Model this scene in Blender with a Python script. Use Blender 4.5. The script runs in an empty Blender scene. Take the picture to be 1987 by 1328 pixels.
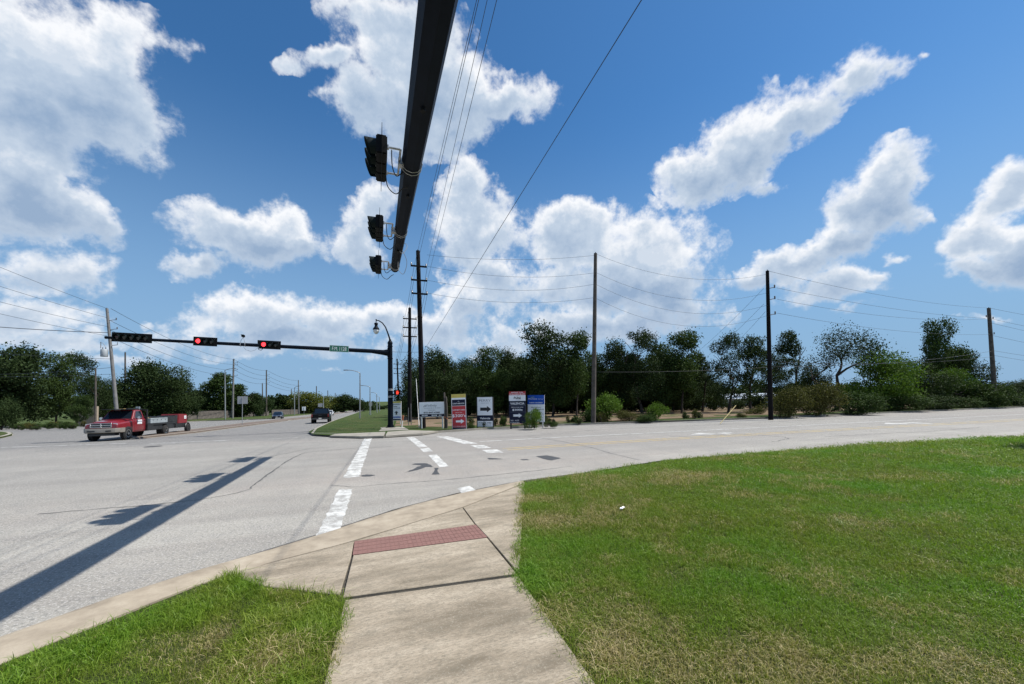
import bpy, bmesh, math, random
import numpy as np
from mathutils import Vector, Matrix, Euler
R = math.radians
random.seed(7); np.random.seed(7)
scene = bpy.context.scene
C = bpy.context.collection

# ------------------------------------------------------------------ camera
# east = +X, north (the road that runs away from us) = +Y
FPX, CX, CY = 750.0, 993.5, 745.0            # focal length and optical centre in photo pixels (1987 x 1328)
EYE = Vector((0, 0, 2.1))
YAW, PITCH, ROLL = R(19.56), R(2.17), R(0.99)
_f0 = Vector((math.sin(YAW), math.cos(YAW), 0)); _r0 = Vector((math.cos(YAW), -math.sin(YAW), 0)); _z = Vector((0, 0, 1))
FWD = _f0*math.cos(PITCH) + _z*math.sin(PITCH)
_u = _z*math.cos(PITCH) - _f0*math.sin(PITCH)
RGT = _r0*math.cos(ROLL) - _u*math.sin(ROLL)
UPV = _u*math.cos(ROLL) + _r0*math.sin(ROLL)
cam = bpy.data.cameras.new('camera'); cam_o = bpy.data.objects.new('camera', cam); C.objects.link(cam_o)
m = Matrix((RGT, UPV, -FWD)).transposed().to_4x4(); m.translation = EYE
cam_o.matrix_world = m
cam.sensor_width = 36.0; cam.lens = 36.0*FPX/1987.0
cam.shift_y = (CY-664.0)/1987.0
cam.clip_start = 0.05; cam.clip_end = 6000
scene.camera = cam_o

# ------------------------------------------------------------------ sun, sky, exposure
SUN_AZ, SUN_EL = R(101.5), R(57.5)
SUN = Vector((math.sin(SUN_AZ)*math.cos(SUN_EL), math.cos(SUN_AZ)*math.cos(SUN_EL), math.sin(SUN_EL)))
sl = bpy.data.lights.new('sun', 'SUN'); sl.energy = 3.9; sl.angle = R(0.53); sl.color = (1.0, 0.955, 0.88)
so = bpy.data.objects.new('sun', sl); C.objects.link(so)
so.rotation_euler = SUN.to_track_quat('Z', 'Y').to_euler(); so.location = (30, -30, 60)
vs = scene.view_settings
vs.view_transform = 'Standard'; vs.look = 'None'; vs.gamma = 1.0; vs.use_curve_mapping = False; vs.exposure = 0.72

def pix_dir(x, y):
    return (FWD + RGT*((x-CX)/FPX) + UPV*((CY-y)/FPX)).normalized()

world = bpy.data.worlds.new('World'); scene.world = world; world.use_nodes = True
def build_world():
    nt = world.node_tree; nt.nodes.clear()
    N = nt.nodes.new; L = nt.links.new
    out = N('ShaderNodeOutputWorld'); bg = N('ShaderNodeBackground')
    sky = N('ShaderNodeTexSky'); sky.sky_type = 'NISHITA'; sky.sun_disc = False
    sky.sun_elevation = SUN_EL; sky.sun_rotation = SUN_AZ
    sky.altitude = 0; sky.air_density = 1.0; sky.dust_density = 0.25; sky.ozone_density = 4.5
    # ---- cloud density as a node group over the direction vector
    g = bpy.data.node_groups.new('cloud_density', 'ShaderNodeTree')
    g.interface.new_socket('Vector', in_out='INPUT', socket_type='NodeSocketVector')
    g.interface.new_socket('Density', in_out='OUTPUT', socket_type='NodeSocketFloat')
    g.interface.new_socket('Lit', in_out='OUTPUT', socket_type='NodeSocketFloat')
    gN = g.nodes.new; gL = g.links.new
    gi = gN('NodeGroupInput'); go = gN('NodeGroupOutput')
    def math_(op, a, b=None, c=None):
        n = gN('ShaderNodeMath'); n.operation = op
        for i, v in enumerate((a, b, c)):
            if v is None: continue
            if isinstance(v, (int, float)): n.inputs[i].default_value = v
            else: gL(v, n.inputs[i])
        return n.outputs[0]
    def noise(vec, scale, detail, rough, off=0.0, lac=2.1):
        n = gN('ShaderNodeTexNoise'); n.inputs['Scale'].default_value = scale; n.inputs['Detail'].default_value = detail
        n.inputs['Roughness'].default_value = rough; n.inputs['Lacunarity'].default_value = lac
        if off:
            a = gN('ShaderNodeVectorMath'); a.operation = 'ADD'; gL(vec, a.inputs[0]); a.inputs[1].default_value = (off, off*.7, -off); vec = a.outputs[0]
        gL(vec, n.inputs['Vector']); return n
    v = gi.outputs[0]
    # gentle domain warp gives the outlines their billows
    w = noise(v, 5.0, 5, 0.6)
    s = gN('ShaderNodeVectorMath'); s.operation = 'SUBTRACT'; gL(w.outputs['Color'], s.inputs[0]); s.inputs[1].default_value = (.5, .5, .5)
    s2 = gN('ShaderNodeVectorMath'); s2.operation = 'SCALE'; gL(s.outputs[0], s2.inputs[0]); s2.inputs['Scale'].default_value = 0.16
    a = gN('ShaderNodeVectorMath'); a.operation = 'ADD'; gL(v, a.inputs[0]); gL(s2.outputs[0], a.inputs[1])
    wv = a.outputs[0]
    acc = None; sh = None
    TO_SUN = (_z - RGT*0.12).normalized()
    for (x, y, rx, ry, ang, wgt) in CLOUDS:
        c = pix_dir(x, y)
        e1 = (pix_dir(x+rx*math.cos(R(ang)), y-rx*math.sin(R(ang))) - c)
        e2 = (pix_dir(x+ry*math.sin(R(ang)), y+ry*math.cos(R(ang))) - c)
        r1, r2 = e1.length, e2.length
        X = (e1 - c*e1.dot(c)).normalized(); Y = e2 - c*e2.dot(c); Y = (Y - X*Y.dot(X)).normalized(); Z = X.cross(Y)
        def dot(vec):
            n = gN('ShaderNodeVectorMath'); n.operation = 'DOT_PRODUCT'; gL(wv, n.inputs[0]); n.inputs[1].default_value = vec; return n.outputs['Value']
        pa, pb = dot(X/(r1*1.55)), dot(Y/(r2*1.55))
        ln = math_('SQRT', math_('MULTIPLY_ADD', pa, pa, math_('MULTIPLY', pb, pb)))
        t = math_('MAXIMUM', math_('MULTIPLY_ADD', ln, -wgt, wgt), 0.0)
        acc = t if acc is None else math_('MAXIMUM', acc, t)
        up = math_('MULTIPLY_ADD', pa, X.dot(TO_SUN), math_('MULTIPLY', pb, Y.dot(TO_SUN)))
        sh = math_('MULTIPLY_ADD', t, up, sh) if sh is not None else math_('MULTIPLY', t, up)
    # beyond the frame the same kind of fair-weather clouds goes on
    sep = gN('ShaderNodeVectorMath'); sep.operation = 'DOT_PRODUCT'; gL(v, sep.inputs[0]); sep.inputs[1].default_value = pix_dir(993, 560)
    outm = gN('ShaderNodeMapRange'); outm.interpolation_type = 'SMOOTHSTEP'
    gL(sep.outputs['Value'], outm.inputs['Value']); outm.inputs['From Min'].default_value = 0.40; outm.inputs['From Max'].default_value = 0.62
    outm.inputs['To Min'].default_value = 1.0; outm.inputs['To Max'].default_value = 0.0
    big = noise(v, 2.6, 2, 0.5, 3.1)
    bigr = gN('ShaderNodeMapRange'); gL(big.outputs['Fac'], bigr.inputs['Value']); bigr.inputs['From Min'].default_value = 0.48; bigr.inputs['From Max'].default_value = 0.70
    acc = math_('MAXIMUM', acc, math_('MULTIPLY', math_('MULTIPLY', bigr.outputs[0], 0.75), outm.outputs[0]))
    n1 = noise(v, 11.0, 9, 0.60, 1.7)
    n2 = noise(v, 34.0, 6, 0.62, 5.3)
    d = math_('ADD', acc, math_('MULTIPLY', math_('SUBTRACT', n1.outputs['Fac'], 0.5), 1.25))
    d = math_('ADD', d, math_('MULTIPLY', math_('SUBTRACT', n2.outputs['Fac'], 0.5), 0.42))
    d = math_('SUBTRACT', d, 0.30)
    # no stray wisps from noise alone where no cloud is
    gate = gN('ShaderNodeMapRange'); gL(acc, gate.inputs['Value']); gate.inputs['From Min'].default_value = 0.0; gate.inputs['From Max'].default_value = 0.16
    gate.inputs['To Min'].default_value = -0.5; gate.inputs['To Max'].default_value = 0.0
    d = math_('ADD', d, gate.outputs[0])
    gL(d, go.inputs[0])
    # sunlit side against shaded side of each heap, large and small
    n3 = gN('ShaderNodeTexNoise'); n3.inputs['Scale'].default_value = 11.0; n3.inputs['Detail'].default_value = 5; n3.inputs['Roughness'].default_value = .6; n3.inputs['Lacunarity'].default_value = 2.1
    a3 = gN('ShaderNodeVectorMath'); a3.operation = 'ADD'; gL(v, a3.inputs[0]); a3.inputs[1].default_value = Vector((1.7, 1.7*.7, -1.7))+TO_SUN*.022; gL(a3.outputs[0], n3.inputs['Vector'])
    gL(math_('ADD', math_('MULTIPLY', sh, 0.9), math_('MULTIPLY', math_('SUBTRACT', n1.outputs['Fac'], n3.outputs['Fac']), 1.0)), go.inputs[1])
    # ---- use it
    tc = N('ShaderNodeTexCoord')
    gn = N('ShaderNodeGroup'); gn.node_tree = g; L(tc.outputs['Generated'], gn.inputs[0])
    def M(op, a, b=None):
        n = N('ShaderNodeMath'); n.operation = op
        for i, v_ in enumerate((a, b)):
            if v_ is None: continue
            if isinstance(v_, (int, float)): n.inputs[i].default_value = v_
            else: L(v_, n.inputs[i])
        return n.outputs[0]
    def MR(val, a, b, c=0, d_=1, mode='LINEAR'):
        n = N('ShaderNodeMapRange'); n.interpolation_type = mode; L(val, n.inputs['Value'])
        n.inputs['From Min'].default_value = a; n.inputs['From Max'].default_value = b; n.inputs['To Min'].default_value = c; n.inputs['To Max'].default_value = d_
        return n.outputs[0]
    d0, slope = gn.outputs[0], gn.outputs[1]
    alpha = MR(d0, -0.15, 0.22, 0, 1, 'SMOOTHSTEP')
    lit = MR(slope, -0.22, 0.26, 0, 1)
    thick = MR(d0, 0.06, 0.46, 1, 0)
    lum = M('ADD', M('MULTIPLY', lit, 0.56), M('MULTIPLY', thick, 0.44))
    ramp = N('ShaderNodeValToRGB'); L(lum, ramp.inputs[0])
    e = ramp.color_ramp.elements
    k = 1.0/0.1
    e[0].position = 0.0; e[0].color = (0.190*k, 0.262*k, 0.370*k, 1)
    e[1].position = 0.84; e[1].color = (0.585*k, 0.595*k, 0.615*k, 1)
    em = e.new(0.48); em.color = (0.335*k, 0.395*k, 0.475*k, 1)
    mix = N('ShaderNodeMixRGB'); L(alpha, mix.inputs['Fac'])
    hs = N('ShaderNodeHueSaturation'); L(sky.outputs[0], hs.inputs['Color']); hs.inputs['Saturation'].default_value = SKY_SAT; hs.inputs['Value'].default_value = 1.0
    tint = N('ShaderNodeMixRGB'); tint.blend_type = 'MULTIPLY'; tint.inputs['Fac'].default_value = 1.0; L(hs.outputs[0], tint.inputs['Color1']); tint.inputs['Color2'].default_value = (0.50, 0.73, 0.80, 1)
    sepz = N('ShaderNodeSeparateXYZ'); L(tc.outputs['Generated'], sepz.inputs[0])
    low = N('ShaderNodeMixRGB'); L(MR(sepz.outputs['Z'], 0.0, 0.62, 0.96, 0.0, 'SMOOTHSTEP'), low.inputs['Fac']); L(tint.outputs[0], low.inputs['Color1']); low.inputs['Color2'].default_value = (1.66, 2.70, 4.05, 1)
    L(low.outputs[0], mix.inputs['Color1']); L(ramp.outputs[0], mix.inputs['Color2'])
    L(mix.outputs[0], bg.inputs['Color']); bg.inputs['Strength'].default_value = 0.1
    L(bg.outputs[0], out.inputs['Surface'])
SKY_SAT = 1.12
# cumulus seen in the photograph: photo pixel of the centre (a direction), half-sizes in pixels, tilt, weight
CLOUDS = [
 (60,90,190,120,0,1.0),(200,190,130,120,0,1.0),(60,250,170,120,0,1.0),(235,70,80,70,0,.8),(60,420,130,70,-10,.9),(170,440,60,50,0,.7),
 (100,540,110,44,0,.8),(60,610,150,36,0,.55),(130,650,130,28,0,.5),(40,345,90,70,0,.9),(20,590,80,24,0,.4),
 (770,90,110,110,0,1.0),(720,190,80,80,0,.9),(640,115,90,32,12,.8),(850,210,110,90,0,1.0),(960,200,95,45,5,.85),(870,270,60,40,0,.7),(690,10,50,40,0,.6),
 (490,470,130,55,-8,1.0),(540,440,70,45,0,.8),(385,520,70,28,10,.75),(600,480,50,45,0,.7),
 (700,460,55,60,0,.85),(745,400,45,45,0,.7),(925,370,55,45,0,.8),(935,455,70,75,0,.9),(900,500,60,50,0,.7),
 (1100,460,110,60,0,1.0),(1250,500,120,75,0,1.0),(1160,550,180,60,0,.95),(1310,560,80,60,0,.9),(960,570,80,50,0,.8),(1000,660,60,35,0,.6),(870,640,80,50,0,.7),(1180,625,210,34,0,.75),(1330,600,80,34,0,.7),(900,600,60,40,0,.7),
 (500,620,130,45,0,.85),(620,620,120,40,0,.8),(740,620,90,35,0,.7),(440,605,60,40,0,.7),(560,660,190,34,0,.72),(420,650,90,24,0,.55),(700,670,100,24,0,.55),
 (1360,350,85,52,10,.95),(1450,275,110,65,35,.95),(1560,220,110,48,35,.85),(1660,150,90,40,30,.72),(1740,115,60,25,25,.55),(1490,365,45,20,0,.5),
 (1730,340,75,60,0,.9),(1690,410,95,65,10,.95),(1640,480,70,45,10,.85),(1540,515,115,36,14,.9),(1470,545,60,22,10,.7),(1600,560,120,30,0,.7),(1790,420,30,18,30,.5),
 (1960,350,70,60,0,.95),(1930,440,90,60,20,.95),(1900,510,90,34,0,.85),(1975,480,90,70,0,1.0),
 (1806,80,24,16,20,.55),(1730,505,26,14,10,.5),(1710,548,34,18,0,.5),(1240,440,26,16,0,.45),(345,100,36,30,-20,.36),(625,195,34,24,0,.42),(1640,610,90,16,0,.4),
 (1890,622,60,10,0,.4),(210,690,120,16,0,.4),(640,725,80,12,0,.35),(285,620,24,14,0,.4),
]
build_world()
world.cycles.sampling_method = 'NONE'
scene.cycles.max_bounces = 4; scene.cycles.diffuse_bounces = 2; scene.cycles.glossy_bounces = 2; scene.cycles.transmission_bounces = 2; scene.cycles.transparent_max_bounces = 4

# ------------------------------------------------------------------ geometry helpers
def gz(n):
    """height of the land: level near the junction, falling gently to the north"""
    t = min(n, 420.0) - 20.0
    if t <= 0: return 0.0
    return -0.019*(t - 5.0*(1-math.exp(-t/5.0)))
def G(x, y, lift=0.0):
    """point of the land (raised by lift) seen at a photo pixel"""
    d = FWD + RGT*((x-CX)/FPX) + UPV*((CY-y)/FPX)
    z = lift; p = None
    for _ in range(40):
        t = (z-EYE.z)/d.z if d.z < -1e-5 else 900.0
        t = min(max(t, 0), 900)
        p = EYE + d*t
        z = 0.5*z + 0.5*(gz(p.y)+lift)
    return Vector((p.x, p.y, gz(p.y)+lift))
def PD(x, y, D):
    """point at forward depth D on a photo pixel's ray"""
    return EYE + (FWD + RGT*((x-CX)/FPX) + UPV*((CY-y)/FPX))*D
def at_depth(x, D):
    """land point below pixel column x at forward depth D"""
    p = PD(x, 775, D); return Vector((p.x, p.y, gz(p.y)))
def zat(x, y, pt):
    """height of a vertical above land point pt at photo row y"""
    D = (Vector((pt.x, pt.y, EYE.z))-EYE).dot(FWD)
    return PD(x, y, D).z

class MB:
    def __init__(s): s.v = []; s.f = []
    def add(s, vs_, fs):
        b = len(s.v); s.v += [tuple(v) for v in vs_]; s.f += [tuple(i+b for i in f) for f in fs]; return s
    def box(s, c, size, rot=None):
        hx, hy, hz = size[0]/2, size[1]/2, size[2]/2
        vs_ = [Vector((x, y, z)) for z in (-hz, hz) for y in (-hy, hy) for x in (-hx, hx)]
        if rot is not None: vs_ = [rot @ v for v in vs_]
        c = Vector(c)
        return s.add([v+c for v in vs_], [(0,2,3,1),(4,5,7,6),(0,1,5,4),(2,6,7,3),(0,4,6,2),(1,3,7,5)])
    def cyl(s, p0, p1, r0, r1=None, n=8, caps=True):
        r1 = r0 if r1 is None else r1
        return s.tube([p0, p1], [r0, r1], n, caps)
    def tube(s, pts, rad, n=6, caps=True):
        pts = [Vector(p) for p in pts]; k = len(pts)
        if isinstance(rad, (int, float)): rad = [rad]*k
        b = len(s.v); ref = None
        for i, p in enumerate(pts):
            t = (pts[min(i+1, k-1)] - pts[max(i-1, 0)])
            t = t.normalized() if t.length > 1e-9 else Vector((0,0,1))
            if ref is None or abs(ref.dot(t)) > .95:
                ref = Vector((0,0,1)) if abs(t.z) < .9 else Vector((1,0,0))
            a = (ref - t*ref.dot(t)).normalized(); bb = t.cross(a); ref = a
            for j in range(n):
                th = 2*math.pi*j/n
                s.v.append(tuple(p + (a*math.cos(th)+bb*math.sin(th))*rad[i]))
        for i in range(k-1):
            for j in range(n):
                s.f.append((b+i*n+j, b+i*n+(j+1)%n, b+(i+1)*n+(j+1)%n, b+(i+1)*n+j))
        if caps:
            s.f.append(tuple(b+j for j in reversed(range(n)))); s.f.append(tuple(b+(k-1)*n+j for j in range(n)))
        return s
    def lathe(s, prof, n=16, c=(0,0,0), axis='Z'):
        b = len(s.v); c = Vector(c)
        for r, h in prof:
            for j in range(n):
                th = 2*math.pi*j/n; x, y = r*math.cos(th), r*math.sin(th)
                p = Vector((x, y, h)) if axis == 'Z' else (Vector((h, x, y)) if axis == 'X' else Vector((y, h, x)))
                s.v.append(tuple(p+c))
        k = len(prof)
        for i in range(k-1):
            for j in range(n):
                s.f.append((b+i*n+j, b+i*n+(j+1)%n, b+(i+1)*n+(j+1)%n, b+(i+1)*n+j))
        s.f.append(tuple(b+j for j in reversed(range(n)))); s.f.append(tuple(b+(k-1)*n+j for j in range(n)))
        return s
    def prism(s, poly, h0, h1, fn=lambda u, v, h: (u, v, h)):
        n = len(poly)
        vs_ = [fn(u, v, h0) for u, v in poly]+[fn(u, v, h1) for u, v in poly]
        fs = [tuple(reversed(range(n))), tuple(range(n, 2*n))]+[(i, (i+1) % n, n+(i+1) % n, n+i) for i in range(n)]
        return s.add(vs_, fs)
    def loft(s, rings, caps=True, closed=True):
        b = len(s.v); n = len(rings[0])
        for r in rings: s.v += [tuple(p) for p in r]
        for i in range(len(rings)-1):
            for j in range(n if closed else n-1):
                s.f.append((b+i*n+j, b+i*n+(j+1)%n, b+(i+1)*n+(j+1)%n, b+(i+1)*n+j))
        if caps:
            s.f.append(tuple(b+j for j in reversed(range(n)))); s.f.append(tuple(b+(len(rings)-1)*n+j for j in range(n)))
        return s
    def mesh(s, name, mat=None, smooth=False, bevel=0.0, seg=2, fix=True, autos=None):
        me = bpy.data.meshes.new(name); me.from_pydata(s.v, [], s.f)
        if fix or bevel:
            bm = bmesh.new(); bm.from_mesh(me)
            if fix: bmesh.ops.recalc_face_normals(bm, faces=bm.faces[:])
            if bevel:
                bmesh.ops.bevel(bm, geom=[e for e in bm.edges if len(e.link_faces) == 2 and e.calc_face_angle(0) > .5], offset=bevel, segments=seg, affect='EDGES', clamp_overlap=True)
            bm.to_mesh(me); bm.free()
        if smooth:
            me.polygons.foreach_set('use_smooth', [True]*len(me.polygons))
            if autos is not None: me.set_sharp_from_angle(angle=autos)
        if mat is not None: me.materials.append(MAT[mat] if isinstance(mat, str) else mat)
        return me
    def build(s, name, mat, parent=None, smooth=False, bevel=0.0, seg=2, fix=True, autos=None):
        o = bpy.data.objects.new(name, s.mesh(name, mat, smooth, bevel, seg, fix, autos)); C.objects.link(o)
        if parent is not None: o.parent = parent
        return o
def build_each(mb, name, mat_, parent, **kw):
    """one object for every separate piece in a mesh builder"""
    par = list(range(len(mb.v)))
    def find(i):
        while par[i] != i: par[i] = par[par[i]]; i = par[i]
        return i
    for f in mb.f:
        for i in f[1:]: par[find(i)] = find(f[0])
    gr = {}
    for f in mb.f: gr.setdefault(find(f[0]), []).append(f)
    for fs in gr.values():
        ids = sorted({i for f in fs for i in f}); mp = {i: k for k, i in enumerate(ids)}
        q = MB(); q.v = [mb.v[i] for i in ids]; q.f = [tuple(mp[i] for i in f) for f in fs]; q.build(name, mat_, parent, **kw)
def tag(o, label=None, cat=None, group=None, kind=None):
    if label: o['label'] = label
    if cat: o['category'] = cat
    if group: o['group'] = group
    if kind: o['kind'] = kind
    return o
def thing(name, label, cat, loc=(0,0,0), rotz=0.0, group=None):
    o = bpy.data.objects.new(name, None); C.objects.link(o); o.empty_display_size = .2
    o.location = loc; o.rotation_euler = (0, 0, rotz)
    return tag(o, label, cat, group)
def part(name, me, parent):
    o = bpy.data.objects.new(name, me); C.objects.link(o); o.parent = parent; return o
def copy_tree(o, parent=None):
    c = o.copy(); C.objects.link(c)
    if parent is not None: c.parent = parent
    for ch in list(o.children): copy_tree(ch, c)
    return c
def bez(p0, p1, p2, n=10):
    p0, p1, p2 = Vector(p0), Vector(p1), Vector(p2)
    return [p0*(1-t)**2+p1*2*t*(1-t)+p2*t*t for t in [i/n for i in range(n+1)]]
_txt = {}
def text_mesh(body, h, mat, width=None, bold=0.0, shear=0.0):
    """flat lettering centred on the origin, in the XZ plane, facing -Y; h = cap height"""
    key = (body, h, mat, width, bold, shear)
    if key in _txt: return _txt[key]
    cu = bpy.data.curves.new('lettering', 'FONT'); cu.body = body; cu.size = 1.0; cu.align_x = 'CENTER'; cu.align_y = 'CENTER'
    cu.offset = bold; cu.resolution_u = 3; cu.shear = shear
    o = bpy.data.objects.new('lettering', cu); C.objects.link(o)
    dg = bpy.context.evaluated_depsgraph_get()
    me = bpy.data.meshes.new_from_object(o.evaluated_get(dg)); bpy.data.objects.remove(o); bpy.data.curves.remove(cu)
    co = np.empty(len(me.vertices)*3); me.vertices.foreach_get('co', co); co = co.reshape(-1, 3)
    x0, x1 = co[:,0].min(), co[:,0].max(); y0, y1 = co[:,1].min(), co[:,1].max()
    sy = h/max(y1-y0, 1e-6); sx = sy if width is None else width/max(x1-x0, 1e-6)
    out = np.stack([(co[:,0]-(x0+x1)/2)*sx, np.zeros(len(co)), (co[:,1]-(y0+y1)/2)*sy], 1)
    me.vertices.foreach_set('co', out.ravel()); me.update(); me.name = 'lettering'
    me.materials.clear(); me.materials.append(MAT[mat]); _txt[key] = me
    return me

# ------------------------------------------------------------------ materials
MAT = {}
def mat(name, col, rough=.7, metal=0.0, spec=.5, var=0.0, vscale=3.0, vdet=4, col2=None, bump=0.0, bscale=40.0, coat=0.0, grime=0.0):
    m = bpy.data.materials.new(name); m.use_nodes = True; nt = m.node_tree; b = nt.nodes['Principled BSDF']
    b.inputs['Base Color'].default_value = (*col, 1); b.inputs['Roughness'].default_value = rough; b.inputs['Metallic'].default_value = metal
    b.inputs['Specular IOR Level'].default_value = spec; b.inputs['Coat Weight'].default_value = coat
    N = nt.nodes.new; L = nt.links.new
    if var or col2 or bump:
        tc = N('ShaderNodeTexCoord')
        n = N('ShaderNodeTexNoise'); n.inputs['Scale'].default_value = vscale; n.inputs['Detail'].default_value = vdet; n.inputs['Roughness'].default_value = .62
        L(tc.outputs['Object'], n.inputs['Vector'])
        if var or col2:
            rp = N('ShaderNodeValToRGB'); L(n.outputs['Fac'], rp.inputs[0]); e = rp.color_ramp.elements
            c2 = col2 if col2 else tuple(min(1, c*(1+var)) for c in col); c1 = col if col2 else tuple(c*(1-var) for c in col)
            e[0].position = .34; e[0].color = (*c1, 1); e[1].position = .66; e[1].color = (*c2, 1)
            L(rp.outputs[0], b.inputs['Base Color'])
        if bump:
            n2 = N('ShaderNodeTexNoise'); n2.inputs['Scale'].default_value = bscale; n2.inputs['Detail'].default_value = 4
            L(tc.outputs['Object'], n2.inputs['Vector'])
            bp = N('ShaderNodeBump'); bp.inputs['Strength'].default_value = bump; bp.inputs['Distance'].default_value = .01
            L(n2.outputs['Fac'], bp.inputs['Height']); L(bp.outputs[0], b.inputs['Normal'])
    MAT[name] = m; return m
def emis(name, col, strength):
    m = bpy.data.materials.new(name); m.use_nodes = True; b = m.node_tree.nodes['Principled BSDF']
    b.inputs['Base Color'].default_value = (*[c*.3 for c in col], 1); b.inputs['Emission Color'].default_value = (*col, 1); b.inputs['Emission Strength'].default_value = strength
    MAT[name] = m; return m
class NG:
    """small helper for hand-built materials"""
    def __init__(s, name):
        s.m = bpy.data.materials.new(name); s.m.use_nodes = True; s.nt = s.m.node_tree; s.b = s.nt.nodes['Principled BSDF']; MAT[name] = s.m
        s.geo = s.nt.nodes.new('ShaderNodeNewGeometry'); s.P = s.geo.outputs['Position']
    def n(s, t): return s.nt.nodes.new(t)
    def l(s, a, b): s.nt.links.new(a, b)
    def noise(s, scale, det=4, rough=.6, vec=None, dist=0.0):
        n = s.n('ShaderNodeTexNoise'); n.inputs['Scale'].default_value = scale; n.inputs['Detail'].default_value = det; n.inputs['Roughness'].default_value = rough; n.inputs['Distortion'].default_value = dist
        s.l(vec if vec is not None else s.P, n.inputs['Vector']); return n.outputs['Fac']
    def mapv(s, scale=(1,1,1), rotz=0.0, loc=(0,0,0)):
        mp = s.n('ShaderNodeMapping'); s.l(s.P, mp.inputs['Vector']); mp.inputs['Scale'].default_value = scale; mp.inputs['Rotation'].default_value = (0,0,rotz); mp.inputs['Location'].default_value = loc; return mp.outputs[0]
    def ramp(s, fac, stops):
        r = s.n('ShaderNodeValToRGB'); s.l(fac, r.inputs[0]); e = r.color_ramp.elements
        e[0].position = stops[0][0]; e[0].color = (*stops[0][1], 1); e[1].position = stops[-1][0]; e[1].color = (*stops[-1][1], 1)
        for p, c in stops[1:-1]: x = e.new(p); x.color = (*c, 1)
        return r.outputs[0]
    def mr(s, v, a, b, c=0.0, d=1.0):
        n = s.n('ShaderNodeMapRange'); s.l(v, n.inputs['Value'])
        for k, x in zip(('From Min','From Max','To Min','To Max'), (a, b, c, d)): n.inputs[k].default_value = x
        return n.outputs[0]
    def mix(s, fac, a, b, mode='MIX'):
        n = s.n('ShaderNodeMixRGB'); n.blend_type = mode
        for i, x in enumerate((fac, a, b)):
            if isinstance(x, (int, float)): n.inputs[i].default_value = x
            elif isinstance(x, tuple): n.inputs[i].default_value = (*x, 1)
            else: s.l(x, n.inputs[i])
        return n.outputs[0]
    def math(s, op, a, b=None):
        n = s.n('ShaderNodeMath'); n.operation = op
        for i, x in enumerate((a, b)):
            if x is None: continue
            if isinstance(x, (int, float)): n.inputs[i].default_value = x
            else: s.l(x, n.inputs[i])
        return n.outputs[0]
    def bump(s, h, strength, dist=.01):
        bp = s.n('ShaderNodeBump'); bp.inputs['Strength'].default_value = strength; bp.inputs['Distance'].default_value = dist
        s.l(h, bp.inputs['Height']); s.l(bp.outputs[0], s.b.inputs['Normal'])
    def done(s, col, rough=.8, spec=.3):
        if isinstance(col, tuple): s.b.inputs['Base Color'].default_value = (*col, 1)
        else: s.l(col, s.b.inputs['Base Color'])
        s.b.inputs['Roughness'].default_value = rough; s.b.inputs['Specular IOR Level'].default_value = spec
        return s.m
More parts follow.
